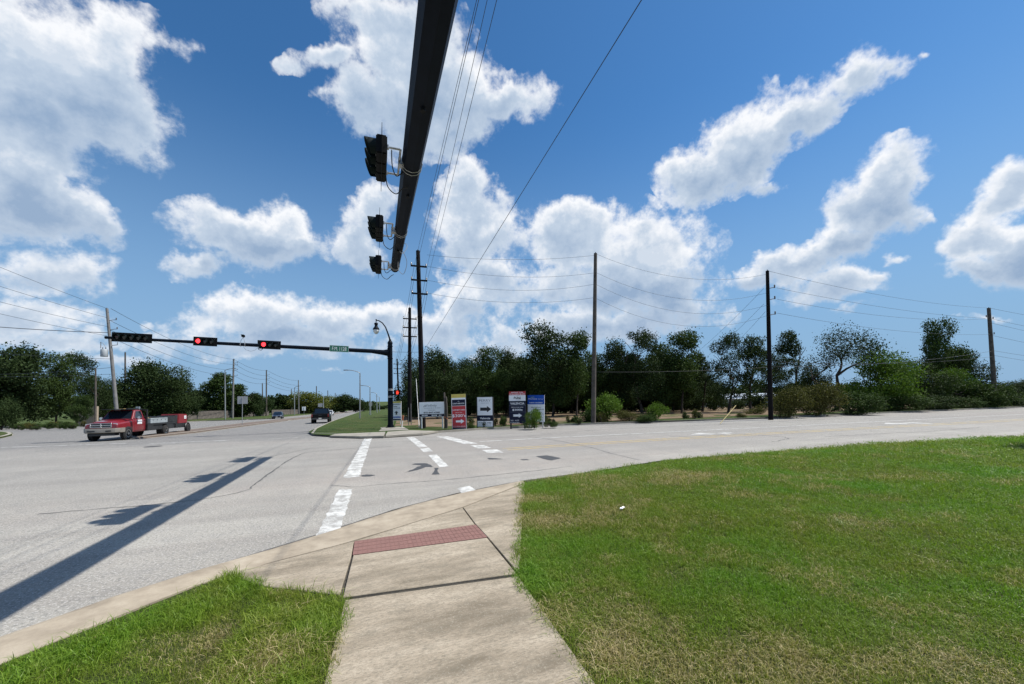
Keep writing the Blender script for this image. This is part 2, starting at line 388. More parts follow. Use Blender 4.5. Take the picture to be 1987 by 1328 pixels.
def make_materials():
    # worn asphalt with pale exposed aggregate
    a = NG('asphalt')
    big = a.noise(.35, 4, .6); spk = a.noise(34, 3, .8); spk2 = a.noise(75, 3, .8); fine = a.noise(17, 4, .75); mott = a.noise(2.3, 5, .7)
    base = a.ramp(big, [(.3, (.262,.248,.220)), (.5, (.325,.308,.272)), (.7, (.375,.355,.315))])
    wear = a.noise(1.0, 3, .55, a.mapv((.05, 1.1, 1)))        # long faint tyre tracks along the cross road
    base = a.mix(a.mr(wear, .40, .66, 0, .62), base, (.215, .196, .174))
    pink = a.noise(.16, 2, .5, a.mapv((.3, 1, 1), 0, (7, 3, 0)))
    base = a.mix(a.mr(pink, .48, .62, 0, .45), base, (.315, .270, .235))
    base = a.mix(a.mr(mott, .46, .68, 0, .40), base, (.205, .198, .188))
    base = a.mix(a.mr(a.noise(1.0, 4, .6, a.mapv((.9, .06, 1), R(3), (3,0,0))), .46, .68, 0, .38), base, (.215, .205, .190))
    base = a.mix(a.mr(a.noise(.9, 5, .75, a.mapv((1,1,1), 0, (11,5,0))), .60, .70, 0, .45), base, (.165, .158, .148))
    sy = a.n('ShaderNodeSeparateXYZ'); a.l(a.P, sy.inputs[0])          # the older overlays beyond the junction are darker
    yy = a.math('ADD', sy.outputs['Y'], a.math('MULTIPLY', a.math('SUBTRACT', a.noise(.22, 4, .6), .5), 9.0))
    base = a.mix(a.mr(yy, 10.5, 15.0, 0, .36), base, (.165, .162, .155))
    base = a.mix(a.mr(yy, 24.0, 27.5, 0, .60), base, (.095, .098, .102))
    base = a.mix(a.mr(spk, .52, .64, 0, .75), base, (.52, .50, .47))
    base = a.mix(a.mr(spk2, .52, .66, 0, .62), base, (.11, .108, .105))
    base = a.mix(a.mr(fine, .34, .48, .65, 0), base, (.13, .128, .126))
    a.bump(a.math('ADD', a.noise(85, 2, .75), a.math('MULTIPLY', a.noise(220, 2, .7), .7)), .55, .006)
    a.done(base, .88, .3)
    # broom-finished, stained concrete
    c = NG('concrete')
    st = c.noise(1.5, 6, .68, c.mapv((.45, 1.5, 1), R(-8))); st2 = c.noise(6, 5, .7, c.mapv((.7, 1.5, 1), R(-8), (4,2,0)))
    fine = c.noise(42, 4, .85, c.mapv((.5, 1.5, 1), R(-8))); fine2 = c.noise(60, 3, .85)
    col = c.ramp(st, [(.32, (.165,.136,.098)), (.48, (.310,.260,.195)), (.64, (.430,.368,.285))])
    col = c.mix(c.mr(st2, .50, .68, 0, .60), col, (.180, .158, .120))
    col = c.mix(c.mr(fine, .47, .60, 0, .68), col, (.150, .130, .098))
    col = c.mix(c.mr(fine2, .54, .68, 0, .36), col, (.52, .47, .38))
    c.bump(c.math('ADD', c.noise(95, 3, .8, c.mapv((.55, 1.4, 1), R(-8))), c.math('MULTIPLY', st2, .6)), .35, .006)
    c.done(col, .9, .25)
    k = NG('kerb_concrete')
    col = k.ramp(k.noise(2.2, 6, .7), [(.3, (.230,.190,.142)), (.55, (.36,.305,.232)), (.75, (.44,.382,.298))])
    col = k.mix(k.mr(k.noise(110, 3, .8), .5, .68, 0, .35), col, (.20,.18,.15))
    k.bump(k.noise(110, 3, .8), .3, .005); k.done(col, .9, .25)
    fk = NG('far_kerb_concrete')
    col = fk.ramp(fk.noise(1.4, 6, .7), [(.3, (.21,.195,.165)), (.7, (.34,.315,.27))])
    fk.done(col, .9, .25)
    # soil seen between blades, and ground too far for blades
    s = NG('lawn_soil')
    pn = s.noise(.55, 5, .62)
    col = s.ramp(pn, [(.34, (.080,.070,.032)), (.46, (.055,.068,.020)), (.62, (.038,.060,.013))])
    col = s.mix(s.mr(s.noise(40, 4, .8), .45, .65, 0, .5), col, (.03,.032,.012))
    s.bump(s.noise(30, 4, .8), .8, .03); s.done(col, .95, .1)
    s = NG('verge_grass')
    pn = s.noise(.35, 6, .65)
    col = s.ramp(pn, [(.33, (.105,.100,.042)), (.47, (.060,.085,.026)), (.64, (.042,.075,.018))])
    col = s.mix(s.mr(s.noise(9, 5, .8), .42, .66, 0, .55), col, (.028,.044,.014))
    s.bump(s.noise(7, 6, .8), .9, .12); s.done(col, .95, .1)
    s = NG('field_soil')
    pn = s.noise(.30, 6, .68, s.mapv((.5, 1.4, 1)))
    col = s.ramp(pn, [(.33, (.100,.085,.045)), (.47, (.180,.130,.088)), (.66, (.260,.190,.130))])
    col = s.mix(s.mr(s.noise(2.2, 6, .75, s.mapv((.5,1.6,1))), .46, .66, 0, .5), col, (.060,.058,.026))
    s.bump(s.noise(5, 6, .8), .9, .10); s.done(col, .95, .1)
    # road paint, worn through
    for nm, c1, thr in (('white_paint', (.54,.54,.52), .06), ('worn_white_paint', (.56,.56,.54), .05), ('yellow_paint', (.50,.37,.15), .035)):
        p = NG(nm)
        w = p.noise(4.0, 6, .72); sp = p.noise(70, 3, .8); sc = p.noise(1.6, 4, .6)
        f = p.math('ADD', p.math('ADD', p.math('MULTIPLY', w, .55), p.math('MULTIPLY', sp, .32)), p.math('MULTIPLY', sc, .25))
        fac = p.mr(f, .595-thr, .655-thr, 0, .93)
        p.done(p.mix(fac, c1, (.285,.278,.26)), .8, .3)
    for nm, base_, t in (('red_paver', (.200,.112,.098), .25),):
        p = NG(nm); col = p.mix(p.mr(p.noise(14, 4, .7), .4, .68, 0, .6), base_, (.27,.145,.125)); col = p.mix(p.mr(p.noise(120, 3, .8), .5, .7, 0, .4), col, (.12,.06,.05)); p.done(col, .9, .2)
    mat('joint_dirt', (.045,.040,.032), .95, var=.4, vscale=20)
    mat('tar', (.048,.050,.054), .75, var=.25, vscale=8, bump=.4, bscale=90)
    mat('crack_tar', (.085,.083,.080), .85, var=.4, vscale=5)
    p = NG('brick_paving'); col = p.ramp(p.noise(1.2, 5, .7), [(.3, (.115,.090,.075)), (.7, (.175,.140,.118))]); p.done(col, .9, .2)
    # street hardware
    mat('mast_paint', (.003,.006,.012), .55, spec=.10, var=.25, vscale=2.5)
    mat('signal_black', (.005,.006,.007), .6, spec=.15)
    mat('signal_visor', (.004,.010,.010), .6, spec=.15)
    mat('galvanised', (.42,.43,.43), .45, metal=.75, var=.15, vscale=6)
    mat('cable_black', (.012,.012,.013), .6)
    mat('cable_grey', (.22,.22,.22), .6)
    mat('wire', (.035,.037,.040), .55, metal=.2)
    mat('band_white', (.62,.63,.63), .5)
    emis('signal_red', (1.0, .035, .045), 2.2)
    mat('lens_off_red', (.075,.008,.010), .25, spec=.6); mat('lens_off', (.020,.022,.020), .25, spec=.6)
    emis('hand_orange', (1.0, .06, .03), .75)
    mat('sign_green', (.012,.135,.085), .45); mat('sign_white', (.80,.80,.80), .5)
    mat('lamp_glass', (.62,.64,.62), .15, spec=.6)
    mat('sign_panel_white', (.80,.82,.84), .5, var=.04, vscale=2); mat('sign_navy', (.007,.011,.034), .5, spec=.2); mat('sign_red', (.46,.026,.034), .5, var=.06, vscale=2)
    mat('sign_yellow', (.60,.50,.12), .5); mat('sign_bright_red', (.45,.03,.03), .5); mat('sign_blue', (.008,.075,.40), .5, spec=.25); mat('sign_grey_text', (.20,.22,.25), .6); mat('sign_black', (.010,.011,.016), .6)
    mat('sign_orange_text', (.62,.26,.05), .6); mat('sign_back', (.35,.36,.37), .5, metal=.4); mat('sign_sage', (.25,.36,.22), .6)
    mat('post_white', (.66,.66,.63), .6, var=.1, vscale=5); mat('post_dark', (.028,.026,.026), .8)
    mat('wood_pole_dark', (.008,.007,.008), .9, spec=.15, var=.35, vscale=3, bump=.5, bscale=25)
    mat('wood_pole', (.060,.050,.042), .9, col2=(.110,.094,.080), vscale=2.5, bump=.5, bscale=25)
    mat('wood_pole_grey', (.12,.117,.115), .9, col2=(.20,.197,.194), vscale=2.0, bump=.5, bscale=25)
    mat('transformer_grey', (.33,.36,.38), .5); mat('insulator', (.10,.085,.08), .3)
    mat('guy_yellow', (.50,.40,.16), .6, var=.15, vscale=4); mat('guy_white', (.62,.60,.55), .6)
    mat('marker_orange', (.40,.13,.06), .7)
    # plants
    for nm, c1, c2, tr in (('leaf_dark', (.014,.027,.011), (.042,.064,.020), .12), ('leaf_mid', (.026,.048,.014), (.052,.080,.022), .14), ('leaf_bright', (.055,.100,.014), (.095,.155,.026), .20),
                       ('leaf_olive', (.055,.060,.018), (.095,.090,.028), .14), ('leaf_yellow', (.075,.092,.022), (.125,.135,.036), .2), ('leaf_blue', (.028,.047,.030), (.050,.075,.045), .12)):
        p = NG(nm); oi = p.n('ShaderNodeObjectInfo')
        at = p.n('ShaderNodeAttribute'); at.attribute_name = 'tint'
        f = p.math('ADD', p.math('MULTIPLY', at.outputs['Fac'], .75), p.math('MULTIPLY', oi.outputs['Random'], .25))
        col = p.mix(f, c1, c2)
        p.l(col, p.b.inputs['Base Color']); p.b.inputs['Roughness'].default_value = .7; p.b.inputs['Specular IOR Level'].default_value = .08
        t = p.n('ShaderNodeBsdfTranslucent'); p.l(p.mix(1.0, col, (1.5,1.7,.7), 'MULTIPLY'), t.inputs['Color'])
        mx = p.n('ShaderNodeMixShader'); mx.inputs[0].default_value = tr; outn = p.nt.nodes['Material Output']
        p.l(p.b.outputs[0], mx.inputs[1]); p.l(t.outputs[0], mx.inputs[2]); p.l(mx.outputs[0], outn.inputs['Surface'])
    mat('bark', (.045,.036,.028), .95, var=.4, vscale=3); mat('bark_pale', (.11,.095,.08), .95, var=.4, vscale=3)
    # lawn blades: green with dry patches, by place and by blade
    p = NG('grass_blade')
    at = p.n('ShaderNodeAttribute'); at.attribute_name = 'tint'; oi = p.n('ShaderNodeObjectInfo')
    pn = p.noise(.62, 5, .64); pn2 = p.noise(2.6, 4, .65)
    dry = p.math('ADD', p.math('MULTIPLY', pn, .6), p.math('MULTIPLY', pn2, .4))
    la = p.n('ShaderNodeAttribute'); la.attribute_name = 'dry'; la.attribute_type = 'INSTANCER'
    fd = p.math('ADD', p.mr(dry, .56, .38, 0, .55), p.math('MULTIPLY', la.outputs['Fac'], .8))
    green = p.mix(at.outputs['Fac'], (.085,.145,.008), (.225,.315,.032))
    green = p.mix(p.mr(p.noise(.25, 3, .6), .42, .62, 0, .6), green, (.095,.265,.014))
    straw = p.mix(at.outputs['Fac'], (.20,.15,.06), (.50,.42,.22))
    sw = p.math('GREATER_THAN', p.math('ADD', p.math('MULTIPLY', fd, 1.0), p.math('MULTIPLY', oi.outputs['Random'], .22)), p.math('SUBTRACT', 1.06, p.math('MULTIPLY', at.outputs['Fac'], .62)))
    col = p.mix(sw, p.mix(p.math('MULTIPLY', fd, .95), green, (.225,.190,.045)), straw)
    col = p.mix(p.mr(la.outputs['Fac'], -.5, 0.0, .85, 0.0), col, p.mix(at.outputs['Fac'], (.075,.140,.030), (.200,.285,.095)))
    p.l(col, p.b.inputs['Base Color']); p.b.inputs['Roughness'].default_value = .5; p.b.inputs['Specular IOR Level'].default_value = .35
    t = p.n('ShaderNodeBsdfTranslucent'); p.l(p.mix(1.0, col, (1.3,1.5,.8), 'MULTIPLY'), t.inputs['Color'])
    mx = p.n('ShaderNodeMixShader'); mx.inputs[0].default_value = .30
    p.l(p.b.outputs[0], mx.inputs[1]); p.l(t.outputs[0], mx.inputs[2]); p.l(mx.outputs[0], p.nt.nodes['Material Output'].inputs['Surface'])
    # vehicles and the rest
    mat('truck_red', (.175,.012,.018), .32, spec=.5, coat=.5, var=.12, vscale=1.5); mat('trailer_red', (.18,.016,.020), .5, var=.12, vscale=2)
    mat('truck_silver', (.24,.22,.19), .5, metal=.2, var=.12, vscale=3); mat('chrome', (.62,.62,.62), .15, metal=1.0)
    mat('tyre', (.012,.012,.012), .85); mat('rim', (.50,.51,.52), .3, metal=.9); mat('black_metal', (.020,.022,.024), .5, var=.3, vscale=2)
    mat('aluminium', (.30,.34,.36), .5, metal=.15, var=.1, vscale=4); mat('dark_glass', (.008,.013,.020), .10, spec=.6); mat('headlamp', (.55,.56,.57), .1, spec=.8)
    mat('lumber', (.34,.24,.10), .8, var=.2, vscale=4); mat('black_paint', (.004,.004,.005), .4, spec=.12, coat=.05); mat('navy_paint', (.014,.020,.034), .25, coat=.6); mat('white_paint_car', (.65,.66,.67), .25, coat=.5)
    mat('tail_red', (.16,.008,.008), .2); mat('plate', (.50,.50,.48), .5); mat('bumper_dark', (.05,.05,.052), .4, metal=.3)
    mat('fence_wood', (.115,.098,.085), .9, var=.35, vscale=1.2); mat('tan_wall', (.34,.28,.205), .85, var=.1, vscale=2); mat('roof_white', (.50,.56,.63), .4, metal=.0); mat('wall_grey', (.32,.33,.34), .8, var=.15, vscale=1)
    mat('litter_white', (.80,.80,.80), .7); mat('iron', (.05,.048,.046), .7, var=.3, vscale=8); mat('mulch', (.055,.042,.030), .95, var=.4, vscale=15)
make_materials()

# ------------------------------------------------------------------ the land, roads and pavements
def seg_dist(p, poly):
    best = 1e9
    for a, b in zip(poly, poly[1:]):
        d = b-a; t = max(0, min(1, (p-a).dot(d)/max(d.length_squared, 1e-9)))
        best = min(best, (a+d*t-p).length)
    return best
def smooth(a, b, x):
    t = max(0, min(1, (x-a)/(b-a))); return t*t*(3-2*t)
def resample(pts, n):
    ls = [0]
    for a, b in zip(pts, pts[1:]): ls.append(ls[-1]+(b-a).length)
    out = []; j = 0
    for i in range(n):
        s = ls[-1]*i/(n-1)
        while j < len(pts)-2 and ls[j+1] < s: j += 1
        t = (s-ls[j])/max(ls[j+1]-ls[j], 1e-9); out.append(pts[j]+(pts[j+1]-pts[j])*min(1, t))
    return out
def g2(x, y): p = G(x, y); return Vector((p.x, p.y))
NEAR_PX = [(0,1252),(120,1208),(250,1160),(440,1092),(620,1037),(770,988),(885,958),(1015,933),(1140,917),(1290,893),(1400,886),(1550,874),(1700,862.5),(1850,855),(1987,850)]
NEAR = [Vector((-5.2,-60)), Vector((-5.1,-6)), Vector((-4.7,0)), Vector((-3.9,2.7))]+[g2(*q) for q in NEAR_PX]+[Vector((34,8.2)), Vector((60,8.0)), Vector((400,8.0))]
def kerb_h(e):
    return .012 + .085*(1-smooth(-3.0, -1.3, e)) + .035*smooth(3.5, 6.0, e)
def nz(x, y, lawn=False):
    """height of our own corner: kerb height plus a gentle rise away from the kerb (the ramp)"""
    d = seg_dist(Vector((x, y)), NEAR)
    return min(.125, kerb_h(x)+.04*d)
def GN_(x, y):
    d = FWD + RGT*((x-CX)/FPX) + UPV*((CY-y)/FPX); z = .08
    for _ in range(25):
        p = EYE + d*((z-EYE.z)/d.z); z = .5*z+.5*nz(p.x, p.y)
    return Vector((p.x, p.y))
def sheet(name, poly, zfn, mat_, cutE=(), cutN=(), parent=None, kind='structure', skirt=0.0):
    bm = bmesh.new()
    f = bm.faces.new([bm.verts.new((p[0], p[1], 0)) for p in poly])
    bm.normal_update()
    if f.normal.z < 0: f.normal_flip()
    bmesh.ops.triangulate(bm, faces=bm.faces[:], ngon_method='EAR_CLIP')
    for e in cutE: bmesh.ops.bisect_plane(bm, geom=bm.verts[:]+bm.edges[:]+bm.faces[:], plane_co=(e,0,0), plane_no=(1,0,0))
    for n in cutN: bmesh.ops.bisect_plane(bm, geom=bm.verts[:]+bm.edges[:]+bm.faces[:], plane_co=(0,n,0), plane_no=(0,1,0))
    for v in bm.verts: v.co.z = zfn(v.co.x, v.co.y)
    if skirt:
        be = [e for e in bm.edges if len(e.link_faces) == 1]
        r = bmesh.ops.extrude_edge_only(bm, edges=be)
        for v in r['geom']:
            if isinstance(v, bmesh.types.BMVert): v.co.z -= skirt
    bmesh.ops.recalc_face_normals(bm, faces=bm.faces[:])
    bm.faces.ensure_lookup_table()
    if sum(f.normal.z*f.calc_area() for f in bm.faces) < 0: bmesh.ops.reverse_faces(bm, faces=bm.faces[:])
    me = bpy.data.meshes.new(name); bm.to_mesh(me); bm.free(); me.materials.append(MAT[mat_])
    o = bpy.data.objects.new(name, me); C.objects.link(o)
    if parent is not None: o.parent = parent
    elif kind: o['kind'] = kind
    return o
NCUT = [20,22,24,26,28,30,33,36,40,45,50,60,75,100,150,200,300,420]
# the base sheet reaches the horizon
sheet('ground', [(-3000,-300),(3000,-300),(3000,4000),(-3000,4000)], lambda x, y: gz(y)-.14, 'verge_grass', (), NCUT)
# road surface with kerb lines traced on the land
NE_PX = [(1987,790.5),(1850,796.5),(1700,803),(1490,812.5),(1300,819),(1148,823),(1000,830.5),(850,838.5),(800,843),(760,846.5),(700,848.5),(640,848),(612,846),(603,841)]
NE = [Vector((400,25.6)), Vector((120,25.6))]+[g2(*q) for q in NE_PX]+[g2(624,830), g2(642,821)]
eA = NE[-1].x
NE_A = [Vector((eA-.2, 60)), Vector((eA-1.0, 120)), Vector((eA-3.0, 250)), Vector((eA-6, 700))]
W_PX = [(520,813.5),(470,815.5),(380,818.5),(300,821.5),(165,826),(0,828)]
WP = [g2(*q) for q in W_PX]
W_A = [Vector((WP[0].x-3, 700)), Vector((WP[0].x-1, 200))]
roadpoly = NEAR + NE + NE_A + W_A + WP + [Vector((-70,60)), Vector((-400,62)), Vector((-400,-60))]
road = sheet('road', roadpoly, lambda x, y: gz(y), 'asphalt', (), NCUT)
EDGE_NE = NE+NE_A

def strip_between(name, A, B, za, zb, mat_, parent, n=60, front=.10):
    A = resample(A, n); B = resample(B, n); mb = MB()
    rows = []
    for a, b in zip(A, B):
        t1, t2 = za(a.x, a.y), zb(b.x, b.y); m_ = a+(b-a)*.12
        rows.append([(a.x, a.y, t1-front), (a.x, a.y, t1-.014), (m_.x, m_.y, t1+(t2-t1)*.12), (b.x, b.y, t2), (b.x, b.y, t2-front)])
    mb.loft(rows, caps=True, closed=False)
    o = mb.build(name, mat_, parent); return o
def offset(poly, d):
    out = []
    for i, p in enumerate(poly):
        t = (poly[min(i+1, len(poly)-1)]-poly[max(i-1, 0)]).normalized(); out.append(p+Vector((t.y, -t.x))*d)
    return out
# our corner: kerb, sidewalk slabs, ramp with brick warning strip
sidewalk = bpy.data.objects.new('sidewalk', None); C.objects.link(sidewalk); sidewalk['kind'] = 'structure'
BACK_PX = [(0,1286),(200,1208),(440,1113),(560,1083),(688,1050),(800,1015),(898,985),(1019,937)]
backl = [Vector((-4.93,-60)), Vector((-4.83,-6)), Vector((-4.43,0)), Vector((-3.64,2.6))]+[GN_(*q) for q in BACK_PX]
strip_between('kerb', NEAR[:12], offset(backl, -.016), lambda x, y: kerb_h(x), lambda x, y: nz(x, y), 'kerb_concrete', sidewalk, 90)
# lip of the kerb on along the lawn, half buried in soil
rk = NEAR[11:]
strip_between('kerb', rk, offset(rk, .24), lambda x, y: kerb_h(x)*.6, lambda x, y: kerb_h(x), 'mulch', sidewalk, 60)
def slab(px, gap=.009, name='concrete_slab', mat_='concrete', lift=0.0, world=False):
    pts = [p if isinstance(p, Vector) else GN_(*p) for p in px]
    c = sum(pts, Vector((0,0)))/len(pts)
    # inset every edge by the joint
    n = len(pts); area = sum(pts[i].x*pts[(i+1)%n].y-pts[(i+1)%n].x*pts[i].y for i in range(n))
    if area < 0: pts.reverse()
    out = []
    for i in range(n):
        a, b, d = pts[i-1], pts[i], pts[(i+1)%n]
        n1 = (b-a).normalized(); n2 = (d-b).normalized(); n1 = Vector((-n1.y, n1.x)); n2 = Vector((-n2.y, n2.x))
        k = 1+n1.dot(n2); out.append(b+(n1+n2)*(gap/max(k, .35)))
    mb = MB(); top = [(p.x, p.y, nz(p.x, p.y)+lift) for p in out]; bot = [(x, y, z-.10) for x, y, z in top]
    mb.add(top+bot, [tuple(range(n)), tuple(reversed(range(n, 2*n)))]+[(i, n+i, n+(i+1)%n, (i+1)%n) for i in range(n)])
    return mb.build(name, mat_, sidewalk, bevel=.007, seg=1)
SW_L, SW_R = GN_(618,1328), GN_(1170,1328)
jl, jr = GN_(667,1164), GN_(1007,1117)
dl, dr = (SW_L-jl).normalized(), (SW_R-jr).normalized()
mid_dir = (dl+dr).normalized()
slab([jl, jr, jr+mid_dir*2.1, jl+mid_dir*2.1])
for k in range(6):
    a = 2.1+1.55*k; slab([jl+mid_dir*a, jr+mid_dir*a, jr+mid_dir*(a+1.55), jl+mid_dir*(a+1.55)])
q_l, q_r, s_r, s_l = (688,1050.5),(923,1018.5),(946,1043),(684,1077.5)
slab([s_l, s_r, (1004,1113), (663,1160)])                       # ramp
slab([q_l, (800,1015), (898,985), q_r])                          # wedge above the brick strip
slab([(898,985), (1019,938), (1013,1030), (1009,1114), (1005,1112), (946,1043), (923,1018.5)])   # right flare
slab([(688,1050), (683,1078), (660,1155), (510,1138), (440,1114), (560,1083)])     # left flare
Q = [GN_(*q) for q in (s_l, s_r, q_r, q_l)]
nb, nr = 30, 4
for j in range(nr):
    for i in range(nb):
        def bl(u, v): return (Q[0]*(1-u)+Q[1]*u)*(1-v)+(Q[3]*(1-u)+Q[2]*u)*v
        u0, u1, v0, v1 = (i+.035)/nb, (i+.965)/nb, (j+.03)/nr, (j+.97)/nr
        mb = MB(); pts = [bl(u0,v0), bl(u1,v0), bl(u1,v1), bl(u0,v1)]
        h = .003+random.uniform(-.0006, .0008)
        top = [(p.x, p.y, nz(p.x, p.y)+h) for p in pts]; mb.add(top+[(x, y, z-.03) for x, y, z in top], [(0,1,2,3),(0,4,5,1),(1,5,6,2),(2,6,7,3),(3,7,4,0)])
        mb.build('brick', 'red_paver', sidewalk)
sheet('warning_strip_bed', [tuple(p) for p in (Q[0], Q[1], Q[2], Q[3])], lambda x, y: nz(x, y)+.0002, 'red_paver', (), (), sidewalk)
sheet('joint_bed', [SW_L+mid_dir*12, jl, GN_(440,1113), GN_(688,1049), GN_(898,984), GN_(1019,937), jr, SW_R+mid_dir*12], lambda x, y: nz(x, y)-.03, 'joint_dirt', [-4+i*.5 for i in range(20)], [-12+i*.7 for i in range(33)], sidewalk)
# lawns on our corner
_ln = lambda x, y: nz(x, y)-.012+.02*math.sin(x*1.3+.4)*math.sin(y*1.7)*smooth(.2, 2.0, seg_dist(Vector((x, y)), NEAR))
flare = [GN_(1019,937), GN_(1013,1030), GN_(1009,1115)]
lawnR = [SW_R+mid_dir*12, jr]+list(reversed(flare))[1:]+offset(NEAR[11:], .22)[1:-1]+[Vector((120,7.8)), Vector((120,-12))]
cE = [i*.6 for i in range(0, 60)]+[40,50,60,80]; cN = [-10+i*.6 for i in range(36)]
lawn_right = sheet('lawn', lawnR, _ln, 'lawn_soil', cE, cN)
lawnL = [SW_L+mid_dir*12, jl, GN_(660,1155), GN_(510,1138), GN_(440,1113)]+list(reversed(backl[:-6]))
lawn_left = sheet('lawn', lawnL, _ln, 'lawn_soil', [-5+i*.5 for i in range(14)], cN)

# far corner: kerb, verge, field
def kerb_line(line, h=.13, w=.16, gut=.45, side=-1, mat_='far_kerb_concrete', name='kerb', lab=None):
    """kerb with a gutter apron along a land line"""
    mb = MB(); rows = []
    L_ = resample(line, max(12, int(sum((b-a).length for a, b in zip(line, line[1:]))/3.0)) if sum((b-a).length for a, b in zip(line, line[1:])) < 500 else 160)
    o1, o2 = offset(L_, side*.02), offset(L_, side*w); o0 = offset(L_, -side*gut)
    for p0, p, q, r in zip(o0, L_, o1, o2):
        z = gz(p.y); rows.append([(p0.x, p0.y, z+.006), (p.x, p.y, z+.010), (q.x, q.y, z+h-.01), (q.x+(r.x-q.x)*.2, q.y+(r.y-q.y)*.2, z+h), (r.x, r.y, z+h), (r.x, r.y, z-.1)])
    mb.loft(rows, caps=True, closed=False); o = mb.build(name, mat_); o['kind'] = 'structure'; return o
kerb_line(NE[:3]+NE[3:]+NE_A, side=-1 if True else 1)
ne_poly = offset(NE+NE_A, -.15)+[Vector((400,700))]
verge = sheet('verge', ne_poly, lambda x, y: gz(y)+.115, 'verge_grass', (), NCUT)
field = sheet('field', [(1.5,32.5),(5,29.4),(14,28.0),(30,27.6),(60,28),(160,30),(160,75),(4,75)], lambda x, y: gz(y)+.135+.05*math.sin(x*.7)*math.sin(y*.9), 'field_soil', [i*3 for i in range(1, 52)], NCUT+[31,32,34,35,37,38,39,42,48,55,65])
# far corner pavement: landing, ramp and the square footing of the mast
pv = bpy.data.objects.new('corner_pavement', None); C.objects.link(pv); pv['kind'] = 'structure'
def far_slab(px, lift, th=.1, name='concrete_slab', mat_='far_kerb_concrete'):
    pts = [G(x, y, lift) for x, y in px]; n = len(pts); mb = MB()
    mb.add([tuple(p) for p in pts]+[(p.x, p.y, p.z-th) for p in pts], [tuple(range(n)), tuple(reversed(range(n, 2*n)))]+[(i, n+i, n+(i+1)%n, (i+1)%n) for i in range(n)])
    return mb.build(name, mat_, pv)
far_slab([(640,845.5),(700,847),(745,846),(748,838),(650,842.5)], .135)
far_slab([(748,845.7),(820,841),(850,836.5),(795,835),(752,838)], .135)
far_slab([(735,836.5),(793,834),(783,828.5),(742,831)], .135)
# west side kerbs, pavement strip and verge
kerb_line(list(reversed(W_A+WP)), side=1 if False else -1) if False else None
kl = W_A+WP+[Vector((-70,60)), Vector((-400,62))]
kerb_line(list(kl), side=-1)
sheet('verge', offset(kl, -.15)+[Vector((-400,700))], lambda x, y: gz(y)+.115, 'verge_grass', (), NCUT)
# island kerb at the left edge of the view
isl = [g2(-160,862), g2(-40,856), g2(5,850.5), g2(23,846), g2(24,842.5), g2(10,840), g2(-60,838), g2(-200,838)]
o_ = sheet('traffic_island', isl, lambda x, y: gz(y)+.14, 'verge_grass', (), NCUT, skirt=.2)
kerb_line(isl, h=.15, w=.25, gut=.05, side=-1 if True else 1)
# median of brown brick paving with pale kerbs
med_lo = [(262,853),(300,849),(380,840.5),(470,828.5),(560,816.5),(600,811.8)]; med_hi = [(270,849.2),(300,844.8),(380,834.5),(470,822.8),(560,813.2),(600,809.6)]
mlo = [g2(*q) for q in med_lo]; mhi = [g2(*q) for q in med_hi]
mlo += [Vector((mlo[-1].x-.2, 120)), Vector((mlo[-1].x-3, 400))]; mhi += [Vector((mhi[-1].x-.2, 120)), Vector((mhi[-1].x-3, 400))]
median = sheet('median', mlo+list(reversed(mhi)), lambda x, y: gz(y)+.12, 'brick_paving', (), NCUT, skirt=.2)
kerb_line(mlo, h=.13, w=.16, gut=.25, side=-1 if True else 1); kerb_line(list(reversed(mhi)), h=.13, w=.16, gut=.25, side=-1)

# paint and wear on the road
def mark(px, mat_='white_paint', name='crosswalk_line', lift=.004, jag=0.0):
    pts = [G(x, y) for x, y in px]
    if jag:
        out = []
        for a, b in zip(pts, pts[1:]+pts[:1]):
            k = max(1, int((b-a).length/.14))
            for i in range(k):
                p = a+(b-a)*(i/k); out.append(p+Vector((random.uniform(-1,1), random.uniform(-1,1), 0))*jag)
        pts = out
    return sheet(name, [(p.x, p.y) for p in pts], lambda x, y: gz(y)+lift, mat_, (), NCUT, road)
def ribbon(px, w, mat_, name, lift=.004, wv=0.0, world=False, jit=0.0):
    pts = [Vector(p) if world else g2(*p) for p in px]
    L_ = sum((b-a).length for a, b in zip(pts, pts[1:])); n = max(4, min(300, int(L_/.22)))
    c = resample(pts, n); 
    if jit:
        c = [p+Vector((random.gauss(0, jit), random.gauss(0, jit))) for p in c]
    ws = [w*(1+random.uniform(-wv, wv)) for _ in c]
    A = []; B = []
    for i, p in enumerate(c):
        t = (c[min(i+1, n-1)]-c[max(i-1, 0)]).normalized(); nn = Vector((t.y, -t.x)); A.append(p+nn*ws[i]/2); B.append(p-nn*ws[i]/2)
    mb = MB(); vs_ = [(p.x, p.y, gz(p.y)+lift) for p in A]+[(p.x, p.y, gz(p.y)+lift) for p in B]
    mb.add(vs_, [(i, i+1, n+i+1, n+i) for i in range(n-1)])
    return mb.build(name, mat_, road)
mark([(613,1042),(662,1027),(684,950),(657,950)], jag=.02); mark([(666,928),(697,926),(722,850.5),(708,850.5)], jag=.02)
mark([(888,948),(911,943.5),(925,953),(897,960.5)], jag=.008)
mark([(832,884),(847,882),(870,905),(853,907)], 'worn_white_paint', jag=.02); mark([(815,871),(832,869),(840,876),(822,878)], jag=.01); mark([(789,849.5),(803,848.5),(829,867),(813,868.5)], jag=.02)
mark([(846,847.5),(869,847),(926,861),(901,862)], name='stop_line', jag=.03); mark([(912,864.5),(940,864),(953,870),(926,870.5)], name='stop_line', jag=.02); mark([(936,873.5),(965,872.5),(977,878.5),(946,879.5)], name='stop_line', jag=.02)
ribbon([(930,857.5),(1084,849),(1250,841),(1428,832.5),(1550,826.5),(1700,818.5),(1987,804.5)], .14, 'worn_white_paint', 'lane_line', .006)
